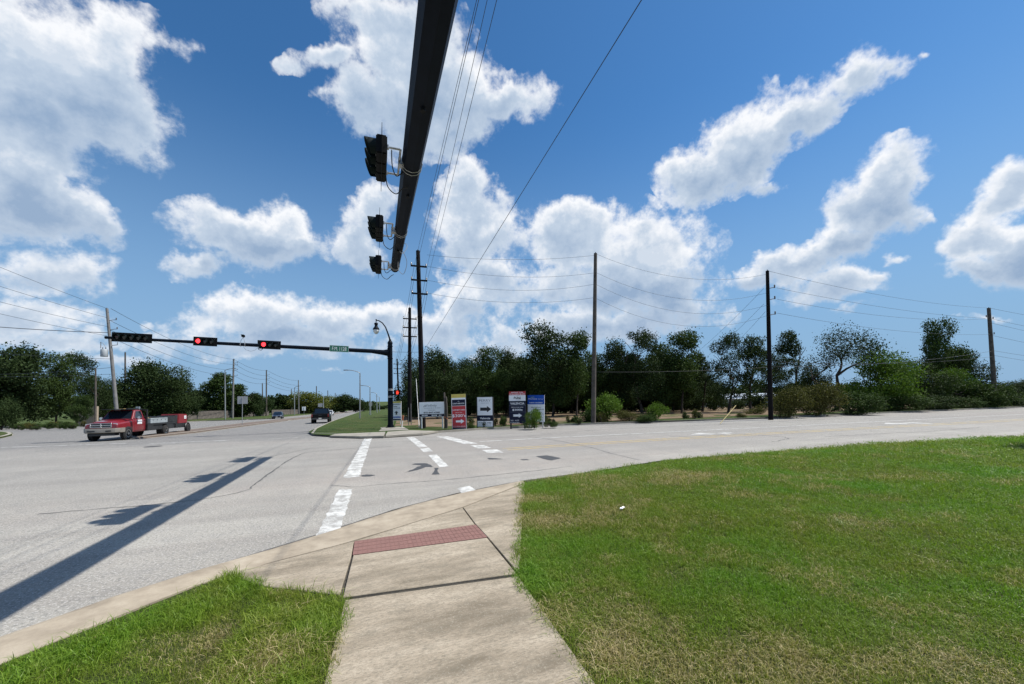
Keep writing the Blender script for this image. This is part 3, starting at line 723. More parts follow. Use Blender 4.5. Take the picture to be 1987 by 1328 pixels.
ribbon([(985,873.5),(1100,866),(1300,853.5),(1500,842.5),(1700,831.5),(1850,823.5),(1987,816)], .12, 'yellow_paint', 'centre_line', .006)
ribbon([(975,871),(1100,863.2),(1300,850.8),(1500,840),(1700,829),(1850,821),(1987,813.5)], .12, 'yellow_paint', 'centre_line', .006)
ribbon([(0,869),(120,865),(245,860.5)], .18, 'worn_white_paint', 'lane_line', .006); ribbon([(290,861.5),(360,858),(440,855)], .18, 'worn_white_paint', 'lane_line', .006); ribbon([(240,866),(340,861)], .10, 'worn_white_paint', 'lane_line', .006)
ribbon([(520,853),(600,848)], .10, 'worn_white_paint', 'lane_line', .006)
def arrow_mark(cpx, head, sc):
    """painted turn arrow lying in its lane"""
    c = g2(*cpx); shp = [(-1.2,-.09),(.25,-.09),(.25,-.5),(1.25,0),(.25,.5),(.25,.09),(-.2,.09),(-.2,.75),(-.55,.75),(-.55,.09),(-1.2,.09)]
    pts = [(c.x+(u*math.cos(head)-v*math.sin(head))*sc, c.y+(u*math.sin(head)+v*math.cos(head))*sc) for u, v in shp]
    sheet('turn_arrow', pts, lambda x, y: gz(y)+.006, 'white_paint', (), NCUT, road)
arrow_mark((1382,841.5), R(178), 1.15); arrow_mark((1752,821.5), R(178), 1.5)
T = 'tar_patch'
mark([(787,917),(818,903.5),(797,902),(806,899.5),(827,899),(842,906.5),(826,907),(808,913)], 'tar', T, .005, .03); mark([(843,908.5),(851,908.5),(848,913),(853,921),(838,921.5),(843,914)], 'tar', T, .005, .015)
mark([(1042,886),(1062,884),(1088,889.5),(1072,894),(1058,892)], 'tar', T, .005, .03); mark([(944,889),(962,889.5),(975,891.5),(948,892)], 'tar', T, .005, .02); mark([(700,923),(712,921),(730,922.5),(716,925),(702,925)], 'tar', T, .005, .02)
mark([(1010,892),(1022,891.5),(1028,893),(1014,893.5)], 'tar', T, .005, .01); mark([(660,834.0+14),(690,845.5),(715,846.5),(725,849),(700,849.8),(670,849.3)], 'tar', T, .005, .03)
CR = 'crack'
ribbon([(75,998),(180,989),(290,980),(380,971),(450,960),(487,948)], .035, 'crack_tar', CR, .003, .6, jit=.02)
ribbon([(487,948),(505,932),(530,915),(560,893),(590,879),(640,874),(700,869),(760,867)], .05, 'crack_tar', CR, .003, .6, jit=.02); ribbon([(520,887),(560,879),(600,871),(640,868)], .05, 'crack_tar', CR, .003, .6, jit=.03)
ribbon([(640,942),(668,944),(692,946),(740,940),(820,935),(880,930),(960,922),(1040,914),(1110,905)], .03, 'crack_tar', CR, .003, .7, jit=.015)
ribbon([(1148,869),(1185,880),(1240,893)], .035, 'crack_tar', CR, .003, .6, jit=.02); ribbon([(1020,846),(1085,856),(1148,869)], .04, 'crack_tar', CR, .003, .6, jit=.03)
ribbon([(1050,842),(1200,832),(1400,824),(1600,814)], .06, 'crack_tar', CR, .003, .5, jit=.02); ribbon([(1300,848),(1440,843),(1520,848),(1530,852),(1500,858)], .05, 'crack_tar', CR, .003, .6, jit=.04)
ribbon([(780,858),(900,853),(1000,848),(1120,840)], .05, 'crack_tar', CR, .003, .5, jit=.02); ribbon([(1600,848),(1700,842),(1800,838),(1900,830)], .05, 'crack_tar', CR, .003, .5, jit=.02)
ribbon([(395,850),(520,842),(600,838)], .08, 'crack_tar', CR, .003, .5, jit=.02)
def manhole(px, r):
    c = G(*px); t = thing('manhole_cover', 'dark round iron manhole cover set in the grey road near the brick median', 'manhole', (c.x, c.y, c.z))
    mb = MB(); mb.lathe([(r*.82, .002), (r*.82, .010), (0.02, .011)], 24); mb.build('lid', 'iron', t)
    mb = MB(); mb.lathe([(r*.84, .001), (r*.84, .009), (r, .008), (r, .001)], 24); mb.build('rim', 'tar', t)
manhole((297,867), .36)
ribbon([tuple(p) for p in offset(NEAR[1:18], -.012)], .028, 'crack_tar', 'gutter_joint', .0025, .5, world=True, jit=.004)

# ------------------------------------------------------------------ traffic masts and signals
def Pz(x, y, z):
    d = FWD + RGT*((x-CX)/FPX) + UPV*((CY-y)/FPX); return EYE + d*((z-EYE.z)/d.z)
def arc_visor(mb, cx, r, y0, y1, n=12, th=.006, open_deg=70):
    """tunnel visor open at the bottom, running from y0 to y1 (towards the driver)"""
    a0, a1 = R(-90+open_deg/2), R(270-open_deg/2); rings = []
    for i in range(n+1):
        a = a0+(a1-a0)*i/n; cut = .06*(1-math.sin(a))
        c, s_ = math.cos(a), math.sin(a)
        rings.append([(cx+c*r, y0, s_*r), (cx+c*r, y1+cut, s_*r), (cx+c*(r-th), y1+cut, s_*(r-th)), (cx+c*(r-th), y0, s_*(r-th))])
    mb.loft(rings, caps=True, closed=True)
def signal_head(n, lit, label, loc, rotz, tilt=0.0, dim_red=False, arrow=False, reach=.30, group='traffic signal heads'):
    t = thing('traffic_signal', label, 'traffic light', loc, rotz, group)
    t.rotation_euler = (0, tilt, rotz)
    w = .355; Lh = n*w
    mb = MB()
    for i in range(n): mb.box((-Lh/2+w*(i+.5), 0, 0), (w-.006, .20, .355))
    mb.build('housing', 'signal_black', t, bevel=.02)
    mb = MB(); o, i_ = (Lh/2+.14, .30), (Lh/2-.002, .176)
    mb.add([(-o[0],0,-o[1]),(o[0],0,-o[1]),(o[0],0,o[1]),(-o[0],0,o[1]),(-i_[0],0,-i_[1]),(i_[0],0,-i_[1]),(i_[0],0,i_[1]),(-i_[0],0,i_[1])], [(0,1,5,4),(1,2,6,5),(2,3,7,6),(3,0,4,7)])
    me = mb.mesh('backplate', 'signal_black'); bm = bmesh.new(); bm.from_mesh(me); bmesh.ops.solidify(bm, geom=bm.faces[:], thickness=.008); bm.to_mesh(me); bm.free()
    part('backplate', me, t)
    for i in range(n):
        cx = -Lh/2+w*(i+.5)
        mb = MB(); arc_visor(mb, cx, .158, -.098, -.31, open_deg=40 if not arrow else 60); mb.build('visor', 'signal_visor', t, smooth=True, autos=.6)
        mb = MB(); mb.lathe([(.150, -.096), (.150, -.102), (.11, -.118), (.05, -.126), (.01, -.128)], 20, (cx, 0, 0), 'Y')
        m_ = 'lens_off'
        if i == 0: m_ = 'signal_red' if lit else ('lens_off_red' if dim_red else 'lens_off')
        if arrow:
            ln = mb.build('lens', 'lens_off', t, smooth=True)
            a = MB(); s_ = 1 if i == 0 else -1
            a.prism([(.09*-1,0),(-.03,.07),(-.03,.028),(.09,.028),(.09,-.028),(-.03,-.028),(-.03,-.07)], -.131, -.129, lambda u, v, h: (cx+u, h, v))
            a.build('arrow', 'lens_off_red' if i == 0 else 'lens_arrow', ln)
        else: mb.build('lens', m_, t, smooth=True)
    mb = MB(); r_ = .022; bx = Lh*.42
    for s_ in (-1, 1): mb.tube([(s_*bx, .10, .0), (s_*bx, .10+reach*.6, 0)], r_, 8)
    mb.tube([(-bx, .10+reach*.6, 0), (bx, .10+reach*.6, 0)], r_, 8)
    mb.box((0, .10+reach*.75, 0), (.16, reach*.4, .14)); mb.box((-bx, .115, 0), (.07, .03, .07)); mb.box((bx, .115, 0), (.07, .03, .07))
    mb.build('bracket', 'galvanised', t, bevel=.004, seg=1)
    return t
mat('lens_arrow', (.060,.055,.030), .4)
# --- the mast over us: its arm runs north above the crossing
near_mast = thing('signal_mast', 'black octagonal traffic mast with its long arm reaching overhead above the crossing', 'traffic mast', (.79, -4.6, nz(.79, -4.6)), 0, 'traffic masts')
mb = MB(); mb.tube([(0,0,0),(0,0,8.2)], [.31,.26], 12); mb.lathe([(.30,8.2),(.27,8.3),(.05,8.38)], 12); mb.build('pole', 'mast_paint', near_mast, smooth=True, autos=.5)
mb = MB(); mb.lathe([(.42,.0),(.42,.05),(.30,.06),(.29,.25)], 16); mb.build('base_plate', 'mast_paint', near_mast)
bz = near_mast.location.z
AK = 1.28
def near_arm(n): return Vector((.0, n*AK+4.6, 2.1+(5.98+.021*(n+3.6)-2.1)*AK-bz))
mb = MB(); mb.tube([near_arm(-3.35), near_arm(4), near_arm(12.75)], [.255*AK,.190*AK,.122*AK], 8); arm_o = mb.build('arm', 'mast_paint', near_mast)
mb = MB(); e_ = near_arm(12.75); mb.tube([e_-Vector((0,.06,0)), e_+Vector((0,.02,0)), e_+Vector((0,.05,0))], [.128*AK,.128*AK,.07*AK], 12); mb.build('end_cap', 'mast_paint', near_mast)
def arm_r(n): return (.190-(n-4)*.0078)*AK
mb = MB()
for n in (6.75, 9.7, 12.5):
    c = near_arm(n)
    for dn in (-.06, .06): mb.tube([c+Vector((math.cos(a)*(arm_r(n)+.012), dn, math.sin(a)*(arm_r(n)+.012))) for a in [2*math.pi*i/12 for i in range(13)]], .010, 5)
build_each(mb, 'clamp_band', 'galvanised', near_mast)
mb = MB()
for n in (5.1, 7.55): mb.lathe([(.05,0),(.05,.04),(.03,.06)], 10, near_arm(n)-Vector((0,0,arm_r(n)+.05)))
mb.box(near_arm(10.7)+Vector((-.02, 0, -arm_r(10.7)-.03)), (.10,.14,.05)); build_each(mb, 'wire_outlet', 'signal_black', near_mast)
def loop_cable(pts, name='drop_cable', m_='cable_black', r=.012):
    mb = MB(); P_ = [Vector(p) for p in pts]; out = []
    for i in range(len(P_)-1):       # Catmull-Rom
        p0, p1, p2, p3 = P_[max(i-1,0)], P_[i], P_[i+1], P_[min(i+2,len(P_)-1)]
        for k in range(6):
            t = k/6; out.append(.5*((2*p1)+(p2-p0)*t+(2*p0-5*p1+4*p2-p3)*t*t+(3*p1-p0-3*p2+p3)*t**3))
    out.append(P_[-1]); mb.tube(out, r, 5); return mb.build(name, m_, near_mast, smooth=True)
for n in (6.75, 9.7, 12.5):
    c = near_arm(n); x0 = -.64
    loop_cable([c+Vector((x0+.2, -.35, .02)), c+Vector((x0+.22, -.20, -.25)), c+Vector((-.32, .05, -.30)), c+Vector((-.16, .12, -.14)), c+Vector((-.05, .12, -arm_r(n)))])
    loop_cable([c+Vector((x0+.1, .40, -.05)), c+Vector((x0+.15, .62, -.26)), c+Vector((-.30, .75, -.34)), c+Vector((-.14, .66, -.22)), c+Vector((-.03, .62, -arm_r(n)))])
c = near_arm(10.8); loop_cable([c+Vector((.0, -.2, -.17)), c+Vector((.14, -.05, -.24)), c+Vector((.30, .1, .05)), c+Vector((.26, .2, .22)), c+Vector((.06, .2, .2))], m_='cable_grey', r=.009)
loop_cable([c+Vector((.1, -.1, -.10)), c+Vector((.30, .2, -.42)), c+Vector((.22, .7, -.72)), c+Vector((.05, .9, -.5)), c+Vector((.05, 1.0, -.14))], m_='cable_grey', r=.009)
NL = ('traffic signal seen edge-on on the overhead arm, first from the mast',
      'traffic signal seen edge-on, middle one of three on the overhead arm', 'traffic signal seen edge-on at the very tip of the overhead arm')
for n, lb in zip((6.75, 9.7, 12.5), NL):
    c = near_arm(n)+near_mast.location
    signal_head(3, False, lb, (c.x-.64, c.y, c.z-.02), R(-90), reach=.40, group='signals on the overhead arm').scale = (1.06, 1.1, 1.12)
# --- the mast across the road
FD = 30.3
fb = at_depth(757.5, FD); fb.z = gz(fb.y)+.135
far_mast = thing('signal_mast', 'black traffic mast with curved lamp and long arm carrying red lights on the far corner', 'traffic mast', fb, 0, 'traffic masts')
ztop = zat(755.5, 667, fb)-fb.z
mb = MB(); mb.tube([(0,0,.05),(0,0,ztop)], [.205,.175], 16); mb.build('pole', 'mast_paint', far_mast, smooth=True, autos=.6)
zc = zat(752, 683, fb)-fb.z
mb = MB(); mb.lathe([(.175,ztop-.01),(.195,ztop),(.195,ztop+.10),(.13,ztop+.22),(.09,ztop+.26),(.09,ztop+.34),(.05,ztop+.36)], 14)
mb.lathe([(.215,zc-.55),(.215,zc-.50),(.19,zc-.49)], 14); mb.lathe([(.21,zc+.42),(.21,zc+.46),(.18,zc+.47)], 14); build_each(mb, 'pole_collar', 'mast_paint', far_mast, smooth=True, autos=.5)
mb = MB(); mb.lathe([(.36,0),(.36,.045),(.22,.05),(.215,.2)], 14)
for k in range(4): a = R(45+90*k); mb.cyl((.30*math.cos(a),.30*math.sin(a),.03),(.30*math.cos(a),.30*math.sin(a),.17),.03,n=6)
mb.build('base_plate', 'mast_paint', far_mast)
mb = MB()
for zz in (zat(757,755.5,fb)-fb.z, zat(757,757.6,fb)-fb.z, zat(757,769.2,fb)-fb.z, zat(757,771.2,fb)-fb.z): mb.lathe([(.200,zz-.016),(.207,zz-.016),(.207,zz+.016),(.200,zz+.016)], 16)
build_each(mb, 'white_band', 'band_white', far_mast)
# arm to the west
tipE = None
def far_arm_pt(px):
    """point of the arm under photo column px: arm lies in the plane north = mast"""
    d = FWD + RGT*((px-CX)/FPX) + UPV*((CY-700)/FPX); t = (fb.y-EYE.y)/d.y
    return (EYE+d*t).x - fb.x
xa = far_arm_pt(205); zt_ = PD(205,655,1); 
D_tip = (Vector((fb.x+xa, fb.y, 5))-EYE).dot(FWD); z_tip = PD(205, 655, D_tip).z-fb.z
def armz(x): return zc+(z_tip-zc)*((x+.3)/(xa+.3)) if x < -.3 else zc
mb = MB(); mb.tube([(-.12,0,zc-.06),(-.55,0,zc-.05),(-1.4,0,armz(-1.4)),(xa,0,z_tip)], [.28,.20,.155,.085], 12); mb.build('arm', 'mast_paint', far_mast, smooth=True, autos=.7)
mb = MB(); mb.box((-.17,0,zc-.05), (.07,.46,.74)); mb.build('arm_flange', 'mast_paint', far_mast, bevel=.01)
mb = MB(); mb.tube([(xa-.05,0,z_tip),(xa+.05,0,z_tip)], [.092,.092], 12); mb.build('end_cap', 'mast_paint', far_mast)
# curved lamp arm and bell lamp
def fpt(x, y): p = PD(x, y, FD); return Vector((p.x-fb.x, p.y-fb.y, p.z-fb.z))
lp = [Vector((0,0,ztop+.30)), fpt(753,648), fpt(748,635), fpt(742,627), fpt(735,622.5), fpt(730,622)]; 
mb = MB(); mb.tube(lp, [.065,.055,.048,.045,.042,.04], 8); mb.build('lamp_arm', 'mast_paint', far_mast, smooth=True)
hd = fpt(729.8, 622)
mb = MB(); mb.lathe([(.03,.10),(.06,.07),(.03,.03),(.03,-.18),(.12,-.20),(.15,-.26),(.10,-.42),(.13,-.50),(.22,-.62),(.25,-.70),(.24,-.74)], 16, hd); lh = mb.build('lamp_housing', 'mast_paint', far_mast, smooth=True, autos=.7)
mb = MB(); mb.lathe([(.225,-.74),(.215,-.86),(.17,-.98),(.09,-1.06),(.02,-1.08)], 16, hd); mb.build('lamp_globe', 'lamp_glass', lh, smooth=True)
# signal heads, camera, antenna, street name plate on that arm
def on_arm(px): x = far_arm_pt(px); return Vector((fb.x+x, fb.y, fb.z+armz(x)))
tl = math.atan2(z_tip-zc, -(xa))     # the arm rises to the west
for px, n, lit, lb in ((261.5,5,False,'wide five-section traffic signal with a dim red arrow near the arm tip'), (402,3,True,'lit red traffic signal beside the five-section signal on the far arm'), (526,3,True,'lit red traffic signal between the small antenna and the green street name plate')):
    c = on_arm(px); signal_head(n, lit, lb, (c.x, c.y-.34, c.z+.03), 0, tl, dim_red=(n == 5), arrow=(n == 5), reach=.20, group='signals on the far arm')
c = on_arm(472); t = thing('detector_camera', 'small black detection camera on a bent grey strut above the far arm', 'camera', c)
mb = MB(); mb.tube([(-.16,-.12,-.1),(-.13,-.08,.25),(-.02,0,.52)], .016, 6); mb.tube([(.12,-.12,-.1),(.08,-.08,.25),(.0,0,.52)], .016, 6)
for dx in (-.16,.13): mb.tube([(dx+0, math.cos(a)*.14, math.sin(a)*.14) for a in [2*math.pi*i/12 for i in range(13)]], .012, 5)
mb.build('strut', 'galvanised', t); mb = MB(); mb.box((0,-.06,.58), (.15,.34,.12)); mb.box((0,-.12,.655), (.19,.40,.02)); mb.build('camera_body', 'signal_black', t, bevel=.015)
c = on_arm(501); t = thing('radio_antenna', 'small black stub antenna with hanging cable on the far arm', 'antenna', c)
mb = MB(); mb.lathe([(.045,.12),(.05,.2),(.05,.36),(.02,.38)], 10); mb.build('stub', 'signal_black', t)
mb = MB(); mb.tube([(-.9,0,-.12),(-.75,-.02,-.34),(-.45,-.04,-.44),(-.2,-.02,-.36),(0,0,-.15)], .008, 5); mb.tube([(0,0,-.15),(.03,-.05,-.30),(.18,-.05,-.36),(.3,-.02,-.22)], .02, 5); mb.build('cable', 'cable_black', t)
a, b = on_arm(640), on_arm(677); cx_ = (a+b)/2; wS = (b-a).length
t = thing('street_name_sign', 'green street name plate with white lettering hanging on the far arm', 'street sign', (cx_.x, cx_.y-.20, cx_.z+.03)); t.rotation_euler = (0, tl, 0)
hS = wS*13.5/37
mb = MB(); mb.box((0,0,0), (wS,.012,hS)); bd = mb.build('plate', 'sign_green', t, bevel=.003, seg=1)
mb = MB()
for s_ in (-1,1): mb.box((0,-.008,s_*(hS/2-.015)), (wS-.03,.004,.012)); mb.box((s_*(wS/2-.015),-.008,0), (.012,.004,hS-.042))
mb.build('border', 'sign_white', bd)
o = part('lettering', text_mesh('F.M.', hS*.56, 'sign_white', wS*.30, .0), bd); o.location = (-wS*.22,-.009,0)
o = part('lettering', text_mesh('1128', hS*.56, 'sign_white', wS*.36, .0), bd); o.location = (wS*.20,-.009,0)
mb = MB(); mb.box((-wS*.3,.08,0), (.05,.14,.1)); mb.box((wS*.3,.08,0), (.05,.14,.1)); build_each(mb, 'bracket', 'galvanised', t)
# pedestrian signal on the mast
p = PD(770, 762, FD+.1); t = thing('pedestrian_signal', 'pedestrian signal showing an orange hand beside the far black mast', 'crossing light', p, R(20))
mb = MB(); mb.box((0,0,0), (.46,.22,.46)); hs_ = mb.build('housing', 'signal_black', t, bevel=.02)
mb = MB(); mb.prism([(-.23,.18),(.23,.18),(.23,.23),(-.23,.23)], -.35, -.10, lambda u, v, h: (u, h, v)); mb.prism([(-.23,-.2),(-.20,-.2),(-.20,.19),(-.23,.19)], -.33, -.10, lambda u, v, h: (u, h, v)); mb.prism([(.20,-.2),(.23,-.2),(.23,.19),(.20,.19)], -.33, -.10, lambda u, v, h: (u, h, v)); mb.build('visor', 'signal_black', t)
t.scale = (.85,.85,.85); mb = MB(); hand = [(-.10,-.17),(.08,-.17),(.13,-.04),(.17,.05),(.14,.07),(.08,.0),(.085,.16),(.055,.17),(.045,.04),(.03,.19),(.0,.19),(-.005,.04),(-.03,.18),(-.06,.17),(-.055,.03),(-.09,.13),(-.12,.12),(-.11,-.04)]
mb.prism(hand, -.122, -.115, lambda u, v, h: (u, h, v)); mb.build('hand_symbol', 'hand_orange', hs_)
mb = MB(); mb.box((-.28,.02,.12), (.2,.05,.04)); mb.box((-.28,.02,-.12), (.2,.05,.04)); build_each(mb, 'bracket', 'mast_paint', t)
# square footing under the far mast
mb = MB(); mb.box((0,0,-.02), (1.5,1.3,.16)); ft = mb.build('mast_footing', 'far_kerb_concrete', None, bevel=.02); ft.location = (fb.x, fb.y, fb.z-.07); tag(ft, 'square concrete footing under the far black mast', 'footing')

# ------------------------------------------------------------------ builders' signs on the far corner
SROT = R(-32)
def board(name_label, x0, x1, y0, y1, ybase, D, posts='dark', th=.10, lean=0.0, group='builder signs on the far corner', postx=(-.5,.5), cosf=.92, postw=.09, foot=True):
    """upright board facing the junction; returns its Empty (origin at the board's lower middle) and size"""
    xm = (x0+x1)/2; W = (x1-x0)*D/FPX/cosf
    g_ = at_depth(xm, D); zb = zat(xm, y1, g_); zt = zat(xm, y0, g_); zg = gz(g_.y)+.10
    t = thing('builder_sign', name_label, 'sign', (g_.x, g_.y, zg), SROT, group)
    t.rotation_euler = (0, lean, SROT)
    H = zt-zb; b0 = zb-zg
    mb = MB(); mb.box((0,0,b0+H/2), (W,th,H)); bd = mb.build('board', 'sign_panel_white' if posts != 'dark' else 'sign_black', t, bevel=.006, seg=1)
    if foot:
        for k in postx:
            mb = MB(); mb.box((k*W, .0 if abs(k) > .5 else .01, (b0+ (H*.3 if abs(k) <= .5 else H))/2-.15), (postw, postw*.95 if abs(k) > .5 else th*.8, (b0+(H*.3 if abs(k) <= .5 else H))+.3)); mb.build('post', 'post_white' if posts == 'white' else 'post_dark', t)
    return t, bd, W, H, b0, th
def panel(bd, W, H, b0, th, u0, u1, v0, v1, m_, lift=.004):
    """coloured sheet on the board face: u across (0-1), v down from the top (0-1)"""
    mb = MB(); mb.box(((u0+u1-1)/2*W, -th/2-lift/2-.0005, b0+H*(1-(v0+v1)/2)), ((u1-u0)*W, lift, (v1-v0)*H)); return mb.build('panel', m_, bd)
def words(bd, W, H, b0, th, body, u, v, h, m_, width=None, bold=.0, lift=.008, shear=0):
    o = part('lettering', text_mesh(body, h*H, m_, None if width is None else width*W, bold, shear), bd); o.location = ((u-.5)*W, -th/2-lift, b0+H*(1-v)); return o
def shape(bd, W, H, b0, th, poly, m_, lift=.008, name='arrow'):
    mb = MB(); mb.prism([((u-.5)*W, b0+H*(1-v)) for u, v in poly], -th/2-lift, -th/2-lift+.003, lambda u, v, h: (u, h, v)); return mb.build(name, m_, bd)
def arrow_r(u0, u1, vc, hv, shaft=.45, head=.38):
    um = u1-(u1-u0)*head
    return [(u0,vc-hv*shaft/2),(um,vc-hv*shaft/2),(um,vc-hv/2),(u1,vc),(um,vc+hv/2),(um,vc+hv*shaft/2),(u0,vc+hv*shaft/2)]
def smear(bd, W, H, b0, th, u0, u1, v, h, m_, k=6):
    """print too small to read in the photograph: short strokes"""
    rnd = random.Random(int(u0*997+v*7919)); mb = MB(); x = u0
    while x < u1-.01:
        w = min(u1-x, rnd.uniform(.03,.09)); mb.box(((x+w/2-.5)*W, -th/2-.0075, b0+H*(1-v)), (w*W, .003, h*H*rnd.uniform(.7,1))); x += w+.022
    o = mb.build('small_print', m_, bd); o['kind'] = 'stuff'; return o
# white land sign on two legs
t, bd, W, H, b0, th = A = board('low wide white land-for-sale sign on two white legs', 814, 862, 780.5, 809.5, 833, 28.0, 'white', .05, R(-.6), postx=(-.42,.42), postw=.10)
A = A[1:]
words(*A, 'infinity', .53, .25, .20, 'sign_grey_text', .36, .0, shear=.15); shape(*A, [(.17,.33),(.21,.20),(.23,.20),(.20,.33)], 'sign_grey_text', name='logo'); shape(*A, [(.23,.31),(.27,.17),(.29,.17),(.26,.31)], 'sign_grey_text', name='logo'); shape(*A, [(.29,.29),(.32,.16),(.34,.16),(.31,.29)], 'sign_grey_text', name='logo')
smear(*A, .2, .85, .40, .03, 'sign_grey_text'); words(*A, 'CHAD JIN', .5, .55, .085, 'sign_grey_text', .28); words(*A, '832-847-4348', .5, .70, .10, 'sign_black', .64, .03)
panel(*A, .01, .99, .80, .97, 'sign_navy'); smear(*A, .11, .33, .885, .09, 'sign_panel_white'); smear(*A, .50, .74, .885, .09, 'sign_panel_white'); smear(*A, .78, .90, .885, .06, 'sign_panel_white')
# tall red sign
t, bd, W, H, b0, th = A = board('tall red builder sign with yellow cap panel and white arrow', 877.5, 905, 765, 834, 836, 26.6, 'dark', .10, R(-1.2), postx=(), foot=False); A = A[1:]
panel(*A, .01, .99, .0, .105, 'sign_yellow'); words(*A, 'Move-in ready', .5, .055, .035, 'sign_orange_text', .8, .02); panel(*A, .01, .99, .105, .98, 'sign_panel_white', .003); panel(*A, .05, .95, .155, .325, 'sign_navy', .006)
words(*A, 'CASTLEROCK', .5, .265, .035, 'sign_panel_white', .82, .02); shape(*A, [(.44,.22),(.45,.19),(.48,.20),(.50,.18),(.52,.20),(.55,.19),(.56,.22)], 'sign_grey_text', name='logo')
panel(*A, .04, .96, .335, .935, 'sign_red', .006); words(*A, 'HARVEST OAKS', .5, .445, .032, 'sign_panel_white', .86, .02); words(*A, 'FROM THE', .5, .52, .02, 'sign_panel_white', .45); words(*A, "$300's", .5, .61, .095, 'sign_panel_white', .92, .01)
shape(*A, arrow_r(.28,.86,.765,.13,.42,.42), 'sign_panel_white'); words(*A, '713-936-0330', .5, .905, .028, 'sign_panel_white', .82); panel(*A, .04, .96, .938, .975, 'sign_navy', .006)
# white sign with black arrow
t, bd, W, H, b0, th = A = board('white builder sign with big black arrow and navy place-name band', 927, 955, 771, 828.5, 832, 27.6, 'dark', .09, 0, postx=(-.53,.53), postw=.07); A = A[1:]
panel(*A, .0, 1, .0, .61, 'sign_panel_white'); words(*A, 'PERRY', .5, .115, .075, 'sign_grey_text', .78); words(*A, 'HOMES', .5, .20, .028, 'sign_grey_text', .5); shape(*A, arrow_r(.19,.91,.405,.215,.50,.38), 'sign_black')
panel(*A, .0, 1, .612, .798, 'sign_navy'); words(*A, 'Valencia', .5, .71, .065, 'sign_panel_white', .68, .02); panel(*A, .0, 1, .80, .99, 'sign_panel_white'); words(*A, '713.377.4486', .5, .865, .045, 'sign_navy', .86, .02); smear(*A, .1, .9, .935, .02, 'sign_grey_text')
# dark navy sign, red cap
t, bd, W, H, b0, th = A = board('navy builder sign with red and white cap panels, a shrub at its foot', 989, 1019, 760, 822, 832, 27.4, 'dark', .12, 0, postx=(-.42,.42), postw=.1); A = A[1:]
panel(*A, .0, 1, .0, .115, 'sign_bright_red'); words(*A, 'RIGHT ON', .5, .032, .035, 'sign_panel_white', .7, .02); words(*A, 'POLLARD BLVD', .5, .085, .035, 'sign_panel_white', .92, .02); panel(*A, .0, 1, .115, .295, 'sign_panel_white'); words(*A, 'Pulte', .5, .20, .075, 'sign_black', .42, .03, shear=.1)
mb = MB(); mb.tube([((u-.5)*W, -th/2-.01, b0+H*(1-v)) for u, v in [(.66,.27),(.70,.22),(.69,.16),(.60,.135),(.50,.14),(.44,.17)]], .008, 5); mb.build('logo', 'sign_black', bd); words(*A, 'HOMES', .52, .265, .02, 'sign_grey_text', .3)
panel(*A, .0, 1, .296, 1.0, 'sign_navy', .003); words(*A, 'VALENCIA', .5, .375, .07, 'sign_panel_white', .86, .02); panel(*A, .0, 1, .437, .442, 'sign_grey_text'); words(*A, 'FROM THE LOW', .5, .495, .03, 'sign_panel_white', .72); words(*A, '$300s', .5, .575, .065, 'sign_panel_white', .62, .02); panel(*A, .0, 1, .637, .642, 'sign_grey_text')
shape(*A, arrow_r(.24,.78,.75,.14,.5,.38), 'sign_panel_white'); shape(*A, [(.27,.725),(.285,.725),(.285,.775),(.27,.775)], 'sign_navy', .012, 'logo'); words(*A, '281. 4255', .33, .905, .04, 'sign_panel_white', .52); smear(*A, .06, .6, .975, .015, 'sign_panel_white')
# blue over white sign
t, bd, W, H, b0, th = A = board('blue over white builder sign half hidden by a green shrub', 1024.5, 1054.5, 767, 819, 830, 28.2, 'white', .10, R(.8), postx=(-.4,.4), postw=.1); A = A[1:]
panel(*A, .0, 1, .0, .345, 'sign_blue'); words(*A, 'Meritage', .30, .145, .045, 'sign_panel_white', .52, .02, shear=.1); words(*A, 'Homes', .78, .145, .03, 'sign_panel_white', .3); shape(*A, [(.15,.10),(.25,.075),(.36,.06),(.44,.09),(.36,.08),(.26,.095)], 'sign_sage', name='logo'); words(*A, 'NEW HOMES', .5, .285, .04, 'sign_panel_white', .78, .02)
words(*A, 'Meridiana', .5, .46, .045, 'sign_grey_text', .6, .01, shear=.2); smear(*A, .3, .95, .53, .035, 'sign_grey_text')
# small white sign beyond the mast
t, bd, W, H, b0, th = A = board('small white arrow sign behind the far mast, yellow strip on top', 760, 778.5, 779, 816, 824, 35, 'white', .05, 0, postx=(-.4,.4), postw=.07); A = A[1:]
panel(*A, .0, 1, .0, .10, 'sign_yellow'); panel(*A, .05, .95, .14, .17, 'sign_navy'); words(*A, 'Pulte', .35, .26, .06, 'sign_navy', .5, .02); words(*A, 'Community', .52, .36, .06, 'sign_navy', .85, .02); shape(*A, [(.42,.70),(.42,.60),(.30,.60),(.50,.50),(.70,.60),(.58,.60),(.58,.70)], 'sign_black'); panel(*A, .02, .98, .80, .86, 'sign_blue'); panel(*A, .02, .98, .92, .98, 'sign_navy')

